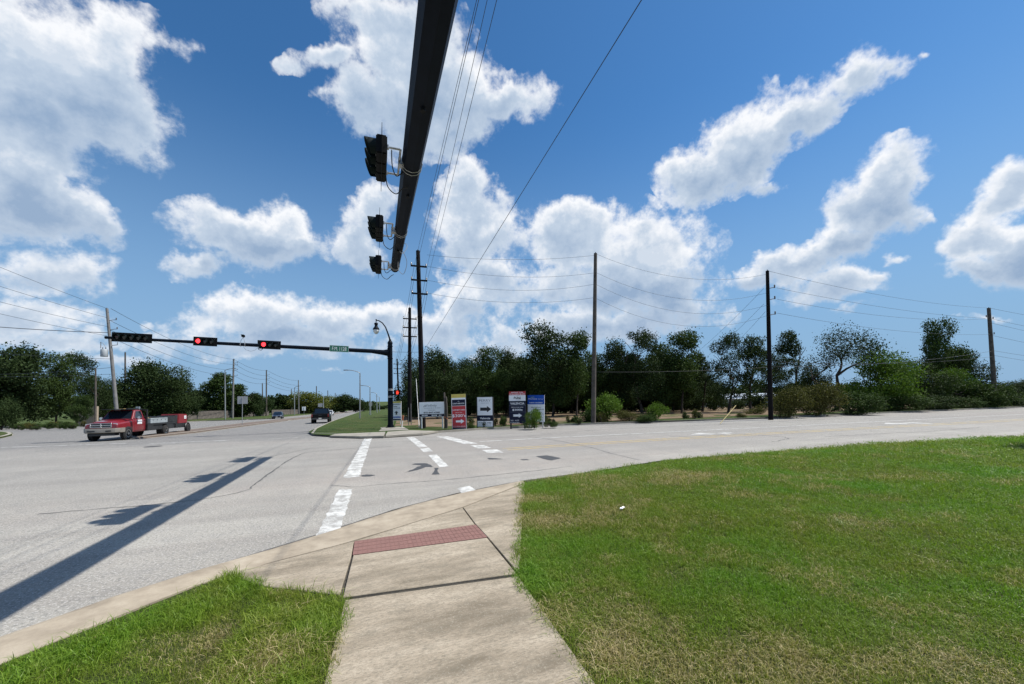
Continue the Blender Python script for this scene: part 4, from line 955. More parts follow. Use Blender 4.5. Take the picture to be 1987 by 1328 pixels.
# ------------------------------------------------------------------ utility poles, lamps and wires
def util_pole(name, label, xb, D, xt, yt, r, m_, group, arms=(), depth_arms=1.1, n=10, guard=None, extra=None):
    """tapered pole leaning as in the photo; arms = list of (row, half width, kind)"""
    b = at_depth(xb, D); top = PD(xt, yt, D); z0 = gz(b.y)+.05
    t = thing(name, label, 'utility pole', (b.x, b.y, z0), 0, group)
    tv = Vector((top.x-b.x, top.y-b.y, top.z-z0))
    mb = MB(); mb.tube([(0,0,-.2), tv*.5, tv], [r*1.12, r*.95, r*.75], n); mb.build('shaft', m_, t, smooth=True, autos=.8)
    for row, kind in arms:
        z = zat(xb, row, b)-z0; c = tv*(z/tv.z)
        if kind == 'cross':
            mb = MB(); mb.box(c+Vector((0,-r-.05,0)), (2*depth_arms,.09,.11)); a = mb.build('crossarm', m_, t)
            for k in (-.92,.92): mb = MB(); mb.lathe([(.05,.05),(.06,.09),(.035,.13),(.055,.17),(.035,.22),(.02,.24)], 8, c+Vector((k*depth_arms,-r-.05,0))); mb.build('insulator', 'insulator', a)
        else:
            s_ = {'right':1, 'left':-1}[kind]
            mb = MB(); mb.tube([c+Vector((s_*r*.6,-.03,0)), c+Vector((s_*(r+.35),-.03,.10)), c+Vector((s_*(r+.62),-.03,.12))], [.035,.03,.03], 6); a = mb.build('bracket_arm', 'insulator', t)
            mb = MB(); mb.lathe([(.04,.0),(.06,.04),(.04,.08),(.065,.12),(.04,.16),(.065,.20),(.03,.26)], 8, c+Vector((s_*(r+.58),-.03,.10))); mb.build('insulator', 'insulator', a)
    mb = MB(); mb.cyl(tv-Vector((0,0,.06)), tv+Vector((0,0,.10)), .035, n=6); mb.build('top_pin', 'insulator', t)
    return t, b, tv, z0
PR = 'utility poles along the cross road'; PL_ = 'utility poles along the far road'
P1 = util_pole('utility_pole', 'tall dark utility pole with three crossarms standing behind the white land sign', 820.5, 28.6, 811, 487, .19, 'wood_pole_dark', PR, ((519,'cross'),(546,'cross'),(572,'cross')), .58)
P2 = util_pole('utility_pole', 'dark utility pole with three crossarms between the black mast and tall dark pole', 794.5, 41, 795, 598, .20, 'wood_pole_dark', PR, ((620,'cross'),(637,'cross'),(654,'cross')), .70)
P3 = util_pole('utility_pole', 'thin far utility pole with crossarms just right of the black mast top', 774.5, 83, 770.5, 697, .19, 'wood_pole_dark', PR, ((707,'cross'),(716,'cross'),(725.5,'cross')), .82)
P4 = util_pole('utility_pole', 'bare weathered wooden pole rising from a leafy bush in front of the trees', 1150, 30.7, 1155.5, 492, .17, 'wood_pole', PR, ())
P5 = util_pole('utility_pole', 'dark wooden pole with insulators rising beside the olive roadside thicket', 1494, 31.6, 1489, 526, .17, 'wood_pole_dark', PR, ((560,'right'),(582,'right'),(612,'right')))
P6 = util_pole('utility_pole', 'brown wooden pole standing in the thicket where the cross road leaves the view', 1931, 48.5, 1918.5, 598, .22, 'wood_pole', PR, ((618,'left'),(620,'right'),(650,'right')))
L1 = util_pole('utility_pole', 'leaning pale grey utility pole with grey transformer behind the red truck', 231, 45, 207.5, 599, .17, 'wood_pole_grey', PL_, ((622,'right'),(640,'right')))
t, b, tv, z0 = L1
mb = MB(); c = tv*((zat(220,686,b)-z0)/tv.z); mb.lathe([(.30,-.42),(.32,-.38),(.32,.38),(.28,.44),(.06,.46)], 14, c+Vector((-.58,-.1,0))); tr_ = mb.build('transformer', 'transformer_grey', t, smooth=True, autos=.6)
mb = MB()
for dx in (-.72,-.45): mb.lathe([(.05,.44),(.03,.52),(.05,.58),(.02,.70)], 8, c+Vector((dx,-.1,0)))
mb.tube([c+Vector((-.45,-.1,.7)), c+Vector((-.7,-.1,1.15)), c+Vector((-.95,-.1,1.2))], .02, 5); mb.tube([c+Vector((.1,-.1,.9)), c+Vector((.6,-.1,1.0)), c+Vector((.6,-.1,1.3))], .035, 5); mb.tube([c+Vector((-.9,-.1,.55)), c+Vector((-.9,-.1,1.3))], .03, 5); mb.build('fuse_gear', 'insulator', t)
mb = MB(); mb.tube([Vector((.18,-.25,0)), Vector((.14,-.25,2.2))], .13, 8); mb.build('pole_guard', 'wood_pole_grey', t)
for (xb, D, xt, yt, r, arms, lb) in ((243.5,75,243,684,.16,(),'dark utility pole beside the leaning grey pole, bare of crossarms'), (353.5,105,353,710,.18,(),'short dark pole top showing above the trees behind the red trailer'),
        (451.5,91,453.5,697,.22,((705,'right'),(709,'right'),(719,'right'),(730,'right')),'grey utility pole with a ladder of insulators close to a street lamp'), (517,118,517,718.5,.20,((728,'right'),(736,'right'),(744,'right')),'utility pole standing left of the dark car, three insulators near its top'),
        (510.5,140,509,744,.20,(),'short leaning pole next to the pole by the dark car'), (580,155,579,738,.22,((749,'right'),),'utility pole between the dark car and the black pickup'), (566,182,565.5,755,.22,(),'thin pole behind the far lamp between car and pickup'),
        (614.5,200,614,749.5,.26,(),'thin distant pole directly above the black pickup'), (637,250,636,758,.28,(),'distant pole just right of the black pickup roof'), (651,300,650.5,763,.30,(),'farthest thin pole in front of the round dark trees'),
        (186.5,58,185.5,715,.13,(),'thin pole with pale lower half by the tan wall')):
    util_pole('utility_pole', lb, xb, D, xt, yt, r, 'wood_pole' if r != .22 else 'wood_pole_grey', PL_, arms, n=8)
LG = 'street lamps along the far road'
def street_lamp(label, xb, D, xt, yt, arm_px, r=.09):
    b = at_depth(xb, D); z0 = gz(b.y)+.1; top = PD(xt, yt, D); t = thing('street_lamp', label, 'street lamp', (b.x, b.y, z0), 0, LG)
    tv = Vector((top.x-b.x, top.y-b.y, top.z-z0)); mb = MB(); mb.tube([(0,0,-.1), tv*.5, tv], [r*1.2, r, r*.8], 8); mb.build('post', 'galvanised', t, smooth=True, autos=.8)
    e = PD(arm_px[0], arm_px[1], D); ev = Vector((e.x-b.x, e.y-b.y, e.z-z0)); mb = MB(); mb.tube(bez(tv, tv+Vector(((ev-tv).x*.45, (ev-tv).y*.45, (ev-tv).z*.95)), ev, 6), r*.55, 6); mb.build('lamp_arm', 'galvanised', t, smooth=True)
    d = (ev-tv); d.z = 0; d.normalize(); mb = MB(); mb.box((0,0,0), (.75,.28,.14), Matrix.Rotation(math.atan2(d.y, d.x), 3, 'Z')); h_ = mb.build('lamp_head', 'sign_back', t, bevel=.03); h_.location = ev+d*.3
    mb = MB(); mb.box(Vector((0,0,-.2)), (.5,.5,.35)); mb.build('footing', 'far_kerb_concrete', t)
street_lamp('street lamp with short arm left of the pole with ladder insulators', 437.5, 80, 436.5, 719, (452,715.5), .11); street_lamp('short pale street lamp by the dark pole between car and pickup', 571.5, 130, 571.5, 753, (577,750), .13)
street_lamp('tall grey street lamp on the grass verge, arm over the road', 698.5, 62, 698.5, 724, (675,718.5), .10); street_lamp('grey street lamp second along the verge, smaller beyond the tall one', 718, 93, 718, 751.5, (704.5,748.5), .12); street_lamp('small far street lamp third along the verge', 731.5, 140, 731, 765, (723.5,762), .14)
street_lamp('tiny distant street lamp at the end of the verge', 736.5, 200, 736, 771, (731.5,769), .16); street_lamp('pale lamp post behind the black pickup', 628, 150, 627.5, 768, (623,766), .12)
# wires
WG = 'overhead wires'
def wire(a, b, label, sag=.5, r=.012, n=14, ext0=0.0):
    a, b = Vector(a), Vector(b)
    if ext0: a = a+(a-b)*ext0
    pts = [a+(b-a)*(i/n)-Vector((0,0,sag*4*(i/n)*(1-i/n))) for i in range(n+1)]
    mb = MB(); mb.tube([p-a for p in pts], r, 5); o = mb.build('power_line', 'wire', None, smooth=True, fix=False); o.location = a
    tag(o, label, 'cable', WG); return o
for (xa_, ya_, xt, lb) in ((803.5,517,925,'outer'), (802.5,544,929,'outer'), (829,517,945.5,'inner'), (829.5,544,964,'inner')):
    A_ = PD(xa_, ya_, 28.5); B_ = Pz(xt, 0, A_.z+.2); wire(B_, A_, 'thin black power line running overhead to the tall dark pole', .0, .008, ext0=.55)
wire(Pz(1245,0,9.3), PD(797,722,41), 'single black cable slanting down from overhead to the dark pole by the mast', .0, .009, ext0=.8)
SP = 'black power line sagging between tall dark pole and bare wooden pole'
for ya_, yb_, sg in ((495,496,.35),(517,530,.55),(544,552,.62),(569,578,.55)): wire(PD(829,ya_,28.5), PD(1153,yb_,30.7), SP, sg, .009)
SP = 'black power line sagging between bare wooden pole and dark pole with insulators'
for ya_, yb_, sg in ((492,532,1.15),(528,568,1.35),(551,592,1.45),(578,612,1.55)): wire(PD(1154,ya_,30.7), PD(1491,yb_,31.5), SP, sg, .009)
SP = 'black power line between dark pole with insulators and the pole in the thicket'
for xa_, ya_, xb_, yb_, sg in ((1490,526,1918,598,.55),(1507,559,1912,618,.4),(1508,581,1912,619,.7),(1508,608,1925,649,.6)): wire(PD(xa_,ya_,31.5), PD(xb_,yb_,48.5), SP, sg, .011)
SP = 'black power line leaving the pole in the thicket'
for ya_, yb_ in ((598,614),(618,640),(626,652),(650,672)): wire(PD(1920,ya_,48.5), PD(2160,yb_+20,62), SP, .3, .014)
SP = 'low telephone cable strung through the thicket along the cross road'
wire(PD(1150,722,33), PD(1493,713,33.5), SP, .15, .012); wire(PD(1493,712,33.5), PD(1929,681,48.4), SP, .5, .014); wire(PD(1493,702,33.5), PD(1929,692,48.4), SP, .5, .012); wire(PD(1929,681,48.4), PD(2150,705,62), SP, .3, .014); wire(PD(1929,690,48.4), PD(2150,716,62), SP, .3, .014)
SP = 'slack guy line slanting down from the dark pole with insulators into the trees'
for a_, b_ in (((1482,560),(1345,690)),((1482,590),(1372,692)),((1485,605),(1400,690))): wire(PD(*a_,31.6), PD(*b_,46), SP, .2, .010)
SP = 'power line from tall dark pole to the next dark pole beside the mast'
for xa_, ya_, xb_, yb_ in ((803,519,784,621),(802.5,546,784,638),(802,572,784,655),(829,519,808,621),(829,546,808,638),(829,572,808,655)): wire(PD(xa_,ya_,28.5), PD(xb_,yb_,41), SP, .35, .012)
SP = 'power line continuing to the thin far pole by the mast'
for xa_, ya_, xb_, yb_ in ((784,621,764.5,707),(784,638,764.5,716),(784,655,764.5,725),(808,621,779,707),(808,638,779,716),(808,655,779,725)): wire(PD(xa_,ya_,41), PD(xb_,yb_,83), SP, .9, .016)
wire(PD(760,683,30.5), PD(822,683.5,28.6), 'short level cable from the far mast to the tall dark pole', .02, .012)
SP = 'power line coming from the leaning grey pole towards the near left'
for ya_, y0 in ((599,399),(617,462),(634,510),(652,540)): wire(PD(208,ya_,45), PD(-280,y0,30), SP, .25, .017)
wire(PD(214,646,45), PD(-250,612,34), 'thick level cable reaching the leaning grey pole', .25, .035)
SP = 'power line from the leaning grey pole to the ladder-insulator pole'
for ya_, yb_ in ((599,698),(623,708),(641,719),(655,730)): wire(PD(215,ya_,45), PD(455,yb_,91), SP, 1.1, .022)
SP = 'distant power line between the poles along the far road'
for ya_, yb_ in ((698,719),(706,729),(718,736),(730,744)): wire(PD(455,ya_,91), PD(518,yb_,118), SP, .8, .028)
for ya_, yb_ in ((719,739),(729,748),(737,754),(745,759)): wire(PD(518,ya_,118), PD(580,yb_,155), SP, .8, .032)
SP = 'low cable strung past the trees behind the leaning grey pole'
wire(PD(218,697,45), PD(-200,668,50), SP, .3, .02); wire(PD(222,713,45), PD(-200,722,55), SP, .6, .02); wire(PD(222,726,45), PD(-200,722,55), SP, .5, .018)
# guy anchors, stakes and other small street things
def stake(name, label, cat, a, b, r, m_, group=None):
    a, b = Vector(a), Vector(b); t = thing(name, label, cat, a, 0, group); mb = MB(); mb.tube([Vector((0,0,0))-(b-a)*.05, (b-a)*.9], r, 7); mb.build('sleeve', m_, t, smooth=True, autos=.8)
    mb = MB(); mb.tube([(b-a)*.9, (b-a)*.97, (b-a)], [r*1.05, r*1.05, r*.5], 7); mb.build('cap', m_, t); return t
g_ = G(1399, 820.5, .1); stake('guy_guard', 'slanting yellow guy wire guard at the road edge by the field', 'guy guard', g_, PD(1428,787,(g_-EYE).dot(FWD)+1.0), .024, 'guy_yellow')
g_ = at_depth(813, 28.5)+Vector((0,0,.1)); stake('guy_guard', 'white slanting guy guard behind the white land sign', 'guy guard', g_, PD(807.5,735,33.5), .022, 'galvanised')
g_ = at_depth(779, 30.0)+Vector((0,0,.1)); t = thing('marker_post', 'short white marker post with orange top beside the far mast', 'marker post', g_)
tp = PD(782.3,806.5,30.0)-g_; mb = MB(); mb.tube([(0,0,-.1), tp*.6], .045, 8); mb.build('post', 'post_white', t); mb = MB(); mb.tube([tp*.6, tp*.98, tp*1.0], [.055,.055,.03], 8); mb.build('cap', 'marker_orange', t)
for xb, y0, r, lb in ((863,762,.065,'rough wooden post beside the white land sign'), (866.5,770,.06,'shorter rough wooden post touching the post by the land sign')):
    b = at_depth(xb, 27.6); z0 = gz(b.y)+.08; t = thing('wooden_post', lb, 'post', (b.x, b.y, z0)); h = zat(xb, y0, b)-z0
    mb = MB(); mb.tube([(0,0,-.2),(.02,0,h*.6),(-.03,0,h-.04),(-.03,0,h)], [r*1.1,r,r*.95,r*.6], 7); mb.build('timber', 'wood_pole', t)
    mb = MB(); mb.tube([(.005,0,h*.30),(.012,0,h*.34)], r*1.12, 7); mb.build('band', 'marker_orange', t)
for xb, y0, y1, D, lb in ((792.5,792,822,33.5,'thin dark stake left of the dark pole foot'), (797.5,784,822,34,'thin pale stake right of the dark pole foot')):
    b = at_depth(xb, D); z0 = gz(b.y)+.08; t = thing('survey_stake', lb, 'stake', (b.x, b.y, z0)); h = zat(xb, y0, b)-z0; mb = MB(); mb.box((0,0,h/2), (.06,.03,h)); mb.build('slat', 'wood_pole_grey', t); mb = MB(); mb.prism([(-.03,0),(.03,0),(0,.05)], -.015, .015, lambda u, v, h_: (u, h_, v+h)); mb.build('tip', 'wood_pole_grey', t)
def back_sign(label, x0, x1, y0, y1, xb, D, m_='sign_back', cat='road sign'):
    b = at_depth(xb, D); z0 = gz(b.y)+.1; W = (x1-x0)*D/FPX; zt, zb = zat(xb, y0, b)-z0, zat(xb, y1, b)-z0
    t = thing('road_sign', label, cat, (b.x, b.y, z0), R(-18) if False else 0.0, 'road signs on the far road'); mb = MB(); mb.cyl((0,0,-.1),(0,0,zt-.05),.035,n=8); mb.build('post', 'galvanised', t)
    mb = MB(); mb.box((((x0+x1)/2-xb)*D/FPX, .05, (zt+zb)/2), (W,.012,zt-zb)); mb.build('panel', m_, t, bevel=.004, seg=1); return t
back_sign('back of a square road sign on its post in the brick median', 462, 479, 769.5, 784, 470.5, 45); back_sign('grey road sign back on the median behind the pickup', 618, 626, 783, 790, 627, 110)
back_sign('small pale sign board by the fence right of the dark car', 586.5, 593, 789.5, 797, 590, 125, 'sign_panel_white'); back_sign('small sign beside the second street lamp on the verge', 716, 722, 781, 788, 720, 95)

# ------------------------------------------------------------------ vehicles
def wheel(parent, x, y, r, w, side, rim='rim', rr=.6):
    mb = MB(); mb.lathe([(r*.62,-w/2),(r*.92,-w/2),(r,-w*.36),(r,w*.36),(r*.92,w/2),(r*.62,w/2)], 22, (0,0,0), 'Y'); o = mb.build('wheel', 'tyre', parent, smooth=True, autos=.6); o.location = (x, y, r)
    mb = MB(); s_ = side
    mb.lathe([(r*rr,s_*w*.30),(r*rr,s_*w*.52),(r*(rr-.06),s_*w*.50),(r*.42,s_*w*.34),(r*.20,s_*w*.40),(r*.19,s_*w*.56),(r*.05,s_*w*.58)], 18, (0,0,0), 'Y'); mb.build('rim', rim, o, smooth=True, autos=.5)
    return o
def ring(x, half):
    return [(x, y, z) for y, z in half]+[(x, -y, z) for y, z in reversed(half)]
def frustum(mb, b, t):
    """b, t = (x_rear, x_front, half_width, z)"""
    vs_ = [(b[0],-b[2],b[3]),(b[1],-b[2],b[3]),(b[1],b[2],b[3]),(b[0],b[2],b[3]),(t[0],-t[2],t[3]),(t[1],-t[2],t[3]),(t[1],t[2],t[3]),(t[0],t[2],t[3])]
    mb.add(vs_, [(3,2,1,0),(4,5,6,7),(0,1,5,4),(1,2,6,5),(2,3,7,6),(3,0,4,7)]); return [Vector(v) for v in vs_]
def pane(parent, c, name, m_='dark_glass', inset=(.06,.10), lift=.006, th=.004):
    """glass pane set on the face with corners c (lower-left, lower-right, upper-right, upper-left)"""
    c = [Vector(v) for v in c]; n = (c[1]-c[0]).cross(c[3]-c[0]).normalized(); u, v = inset
    def bl(a, b): return (c[0]*(1-a)+c[1]*a)*(1-b)+(c[3]*(1-a)+c[2]*a)*b
    q = [bl(u,v), bl(1-u,v), bl(1-u,1-v), bl(u,1-v)]
    mb = MB(); mb.add([p+n*lift for p in q]+[p-n*th for p in q], [(0,1,2,3),(0,4,5,1),(1,5,6,2),(2,6,7,3),(3,7,4,0)]); return mb.build(name, m_, parent)
def red_truck():
    a, b = G(181,856), G(246,853.5); c = (a+b)/2
    H_ = Vector((-.05,-1,0)).normalized(); rz = math.atan2(H_.y, H_.x); pitch = math.atan(.013)
    t = thing('flatbed_truck', 'red flatbed work truck with grey toolbox turning out beside the brick median', 'truck', (c.x, c.y, gz(c.y)), rz)
    t.rotation_euler = (0, -pitch*1.0, rz); t.scale = (.92, .92, .95)
    # origin under the front axle; +x is forwards
    mb = MB(); F = []
    for x, zt, yh, zf, w, zb in ((.92,1.00,.40,.90,.84,.62),(.86,1.08,.46,.97,.90,.56),(.55,1.14,.52,1.02,.965,.52),(0,1.19,.56,1.07,.985,.52),(-.45,1.22,.60,1.12,.985,.52),(-.62,1.235,.62,1.16,.98,.50)):
        F.append(ring(x, [(0,zt+.02),(yh*.7,zt+.015),(yh,zt-.01),(yh+.09,zt-.07),(w-.10,zf),(w-.02,zf-.06),(w,zf-.16),(w,zb-.04),(w-.03,zb-.16),(0,zb-.16)]))
    mb.loft(F); front = mb.build('hood', 'truck_red', t, smooth=True, autos=.55)
    mb = MB(); C_ = []
    for x in (-.60,-.66,-1.95,-2.02):
        w = .985 if -.63 > x > -2.0 else .965
        C_.append(ring(x, [(0,1.24),(.80,1.24),(w-.06,1.21),(w-.01,1.14),(w,.95),(w,.50),(w-.03,.34),(0,.32)]))
    mb.loft(C_); cab = mb.build('cab', 'truck_red', t, smooth=True, autos=.55)
    mb = MB(); v = frustum(mb, (-1.98,-.58,.93,1.20), (-1.90,-1.16,.735,1.865)); gh = mb.build('roof', 'truck_red', t, bevel=.055, seg=3, smooth=True, autos=.6)
    pane(gh, (v[1],v[2],v[6],v[5]), 'windshield', inset=(.06,.09), lift=.004); pane(gh, (v[0],v[1],v[5],v[4]), 'side_window', inset=(.15,.14), lift=.004); pane(gh, (v[2],v[3],v[7],v[6]), 'side_window', inset=(.15,.14), lift=.004); pane(gh, (v[3],v[0],v[4],v[7]), 'rear_window', inset=(.10,.16), lift=.004)
    for s_ in (-1,1):
        mb = MB(); 
        for p, q in (((-.70,.50),(-.70,1.20)),((-1.93,.50),(-1.93,1.20))): mb.box(((p[0]+q[0])/2, s_*.986, (p[1]+q[1])/2), (.012,.006,.70))
        mb.box((-1.31,s_*.986,.42), (1.23,.006,.012)); d = mb.build('door_seam', 'black_metal', cab)
        mb = MB(); mb.box((-1.78,s_*.995,1.06), (.16,.03,.035)); mb.build('door_handle', 'chrome', cab, bevel=.01)
        mb = MB(); mb.box((-.98,s_*1.10,1.30), (.10,.20,.17)); m_ = mb.build('mirror', 'chrome', cab, bevel=.03); mb = MB(); mb.tube([(-.95,s_*.93,1.25),(-.96,s_*1.05,1.27)], .018, 6); mb.build('mirror_arm', 'black_metal', m_)
        mb = MB(); mb.box((-1.28,s_*.990,1.00), (.52,.004,.30)); ds = mb.build('door_placard', 'sign_panel_white', cab)
        mb = MB()
        for k, (u, w_) in enumerate(((-.17,.10),(-.04,.08),(.08,.09),(.19,.07))): mb.box((-1.28+u, s_*.9935, 1.03), (w_,.003,.12))
        mb.box((-1.28,s_*.9935,.90), (.40,.003,.03)); mb.build('small_print', 'sign_grey_text', ds)
        mb = MB(); mb.lathe([(.47,0),(.47,.02)], 24, (0,s_*.975 if s_ > 0 else s_*.975-.02,.27), 'Y'); mb.build('wheel_arch', 'black_metal', front)
        mb = MB(); mb.prism([(.56,.84),(.86,.84),(.86,.98),(.62,1.0)], 0, .02, lambda u, v_, h: (.885-h*1.2-(.0), s_*u, v_)); mb.build('headlight', 'headlamp', front)
    # grille: dark mouth, bright surround and cross
    mb = MB(); mb.box((.915,0,.87), (.03,1.06,.26)); g_ = mb.build('grille', 'black_metal', front, bevel=.02)
    mb = MB()
    for z, h in ((1.00,.035),(.74,.035),(.87,.045)): mb.box((.935,0,z), (.035,1.16,h))
    for y, w_ in ((-.56,.05),(.56,.05),(0,.07)): mb.box((.936,y,.87), (.036,w_,.26))
    mb.build('grille_surround', 'chrome', g_, bevel=.008, seg=1)
    mb = MB(); B_ = []
    for y, x, zz in ((-1.02,.55,.60),(-.98,.80,.60),(-.80,.98,.59),(-.40,1.06,.585),(.40,1.06,.585),(.80,.98,.59),(.98,.80,.60),(1.02,.55,.60)):
        B_.append([(x,y,zz+.13),(x+.02,y,zz+.08),(x+.02,y,zz-.13),(x-.04,y,zz-.17),(x-.20,y,zz-.15),(x-.20,y,zz+.13)])
    mb.loft(B_); bp = mb.build('front_bumper', 'truck_silver', t, smooth=True, autos=.5)
    for y, w_ in ((-.45,.42),(.48,.30)): mb = MB(); mb.box((1.078,y,.545), (.012,w_,.085)); mb.build('bumper_slot', 'black_metal', bp)
    mb = MB(); mb.box((.6,0,.42), (.5,1.4,.14)); mb.box((-2.2,0,.52), (5.0,.8,.18)); mb.build('chassis', 'black_metal', t)
    # flatbed
    mb = MB(); mb.box((-4.0,0,.86), (3.9,2.16,.12)); bed = mb.build('bed', 'black_metal', t, bevel=.01)
    for s_ in (-1,1):
        mb = MB(); mb.box((-2.45,s_*1.02,.62), (.75,.10,.40)); mb.build('side_box', 'black_metal', bed, bevel=.01)
        mb = MB(); mb.box((-3.55,s_*.92,1.115), (2.3,.34,.38)); tb = mb.build('toolbox', 'aluminium', bed, bevel=.012)
        mb = MB(); mb.box((-3.55,s_*1.092,1.225), (2.26,.006,.012)); mb.build('lid_seam', 'black_metal', tb)
        for k in range(4): mb = MB(); mb.box((-2.70-.55*k,s_*1.095,1.16), (.05,.02,.07)); mb.build('latch', 'black_metal', tb)
        mb = MB(); mb.box((-5.1,s_*1.03,.60), (.9,.06,.40)); mb.build('mudguard', 'black_metal', bed)
    mb = MB(); mb.box((-3.15,0,.62), (2.1,1.98,.42)); mb.box((-5.45,0,.62), (1.0,1.98,.42)); build_each(mb, 'skirt', 'black_metal', bed, bevel=.01)
    mb = MB(); mb.box((-5.1,0,1.16), (1.55,2.1,.46)); mb.build('bed_box', 'black_metal', bed, bevel=.02)
    mb = MB()
    for y in (-1.0,1.0): mb.box((-2.10,y,1.42), (.08,.08,1.10))
    for z in (1.95,1.5): mb.box((-2.10,0,z), (.08,2.0,.08))
    mb.box((-2.10,0,1.2), (.04,1.9,.5)); mb.build('headache_rack', 'black_metal', t)
    mb = MB(); mb.box((-1.35,-.1,1.935), (1.7,1.5,.035)); mb.box((-1.6,.35,1.97), (1.2,.10,.05)); mb.build('ladder_rack', 'black_metal', t)
    mb = MB(); mb.box((-1.55,.0,1.985), (1.0,.26,.06)); mb.build('lumber', 'lumber', t)
    for k in range(4): mb = MB(); mb.box((-3.15,.25-.18*k,1.24+.05*(k % 2)), (1.8,.14,.05)); mb.build('lumber', 'lumber', t)
    mb = MB(); mb.box((-2.35,.30,1.85), (.10,.26,.62)); mb.build('gas_cabinet', 'aluminium', t, bevel=.02)
    mb = MB(); mb.lathe([(.11,0),(.11,.75),(.05,.85),(.04,.95)], 10, (-2.5,-.35,1.1)); mb.lathe([(.11,0),(.11,.75),(.05,.85),(.04,.95)], 10, (-2.5,-.1,1.1)); mb.build('gas_bottle', 'black_metal', t)
    for s_ in (-1,1):
        wheel(t, 0, s_*.88, .43, .28, s_)
        wheel(t, -4.55, s_*.97, .40, .24, s_, 'chrome'); wheel(t, -4.55, s_*.70, .40, .24, s_)
    for o in t.children:          # body sits high over the axles
        o.location.z += {'hood': .17, 'cab': .17, 'roof': .16, 'front_bumper': .12, 'headache_rack': .06, 'ladder_rack': .15, 'lumber': .12, 'gas_cabinet': .10, 'bed': .08}.get(o.name.split('.')[0], 0)
    # the welding trailer behind it
    off = 7.35
    p = Vector((c.x, c.y, 0))-H_*off; p.z = gz(p.y)
    q = thing('equipment_trailer', 'small trailer with a red machine housing hitched behind the flatbed truck', 'trailer', p, rz); q.rotation_euler = (0, -math.atan(.017), rz); q.scale = (.80, .9, .95)
    mb = MB(); mb.add([( .95,-.72,.82),(-.85,-.72,.82),(-.95,-.66,1.62),(.75,-.66,1.66),(.95,.72,.82),(-.85,.72,.82),(-.95,.66,1.62),(.75,.66,1.66)], [(0,1,2,3),(7,6,5,4),(0,4,5,1),(1,5,6,2),(2,6,7,3),(3,7,4,0)]); hs_ = mb.build('housing', 'trailer_red', q, bevel=.05, seg=2)
    for s_ in (-1,1):
        mb = MB(); mb.box((-.45,s_*.706,1.36), (.42,.006,.26)); pl = mb.build('placard', 'sign_panel_white', hs_); mb = MB(); mb.box((-.45,s_*.711,1.36), (.30,.003,.08)); mb.build('small_print', 'sign_grey_text', pl)
        wheel(q, -.55, s_*.86, .37, .24, s_, 'black_metal')
        mb = MB(); mb.tube([(-.55+.50*math.cos(a), s_*.86, .37+.50*math.sin(a)) for a in [R(20+14*i) for i in range(11)]], .05, 5); mb.build('mudguard', 'black_metal', q)
    mb = MB(); mb.box((.1,0,.66), (2.5,1.42,.36)); mb.box((1.9,0,.62), (2.0,.10,.10)); mb.box((1.15,0,1.1), (.5,1.3,.9)); mb.build('frame', 'black_metal', q); mb = MB(); mb.cyl((2.3,.0,.15),(2.3,0,.75),.04,n=8); mb.build('jack', 'black_metal', q)
    mb = MB(); mb.box((-1.0,0,.80), (.08,1.5,.12)); mb.build('tail_bar', 'black_metal', q)
red_truck()
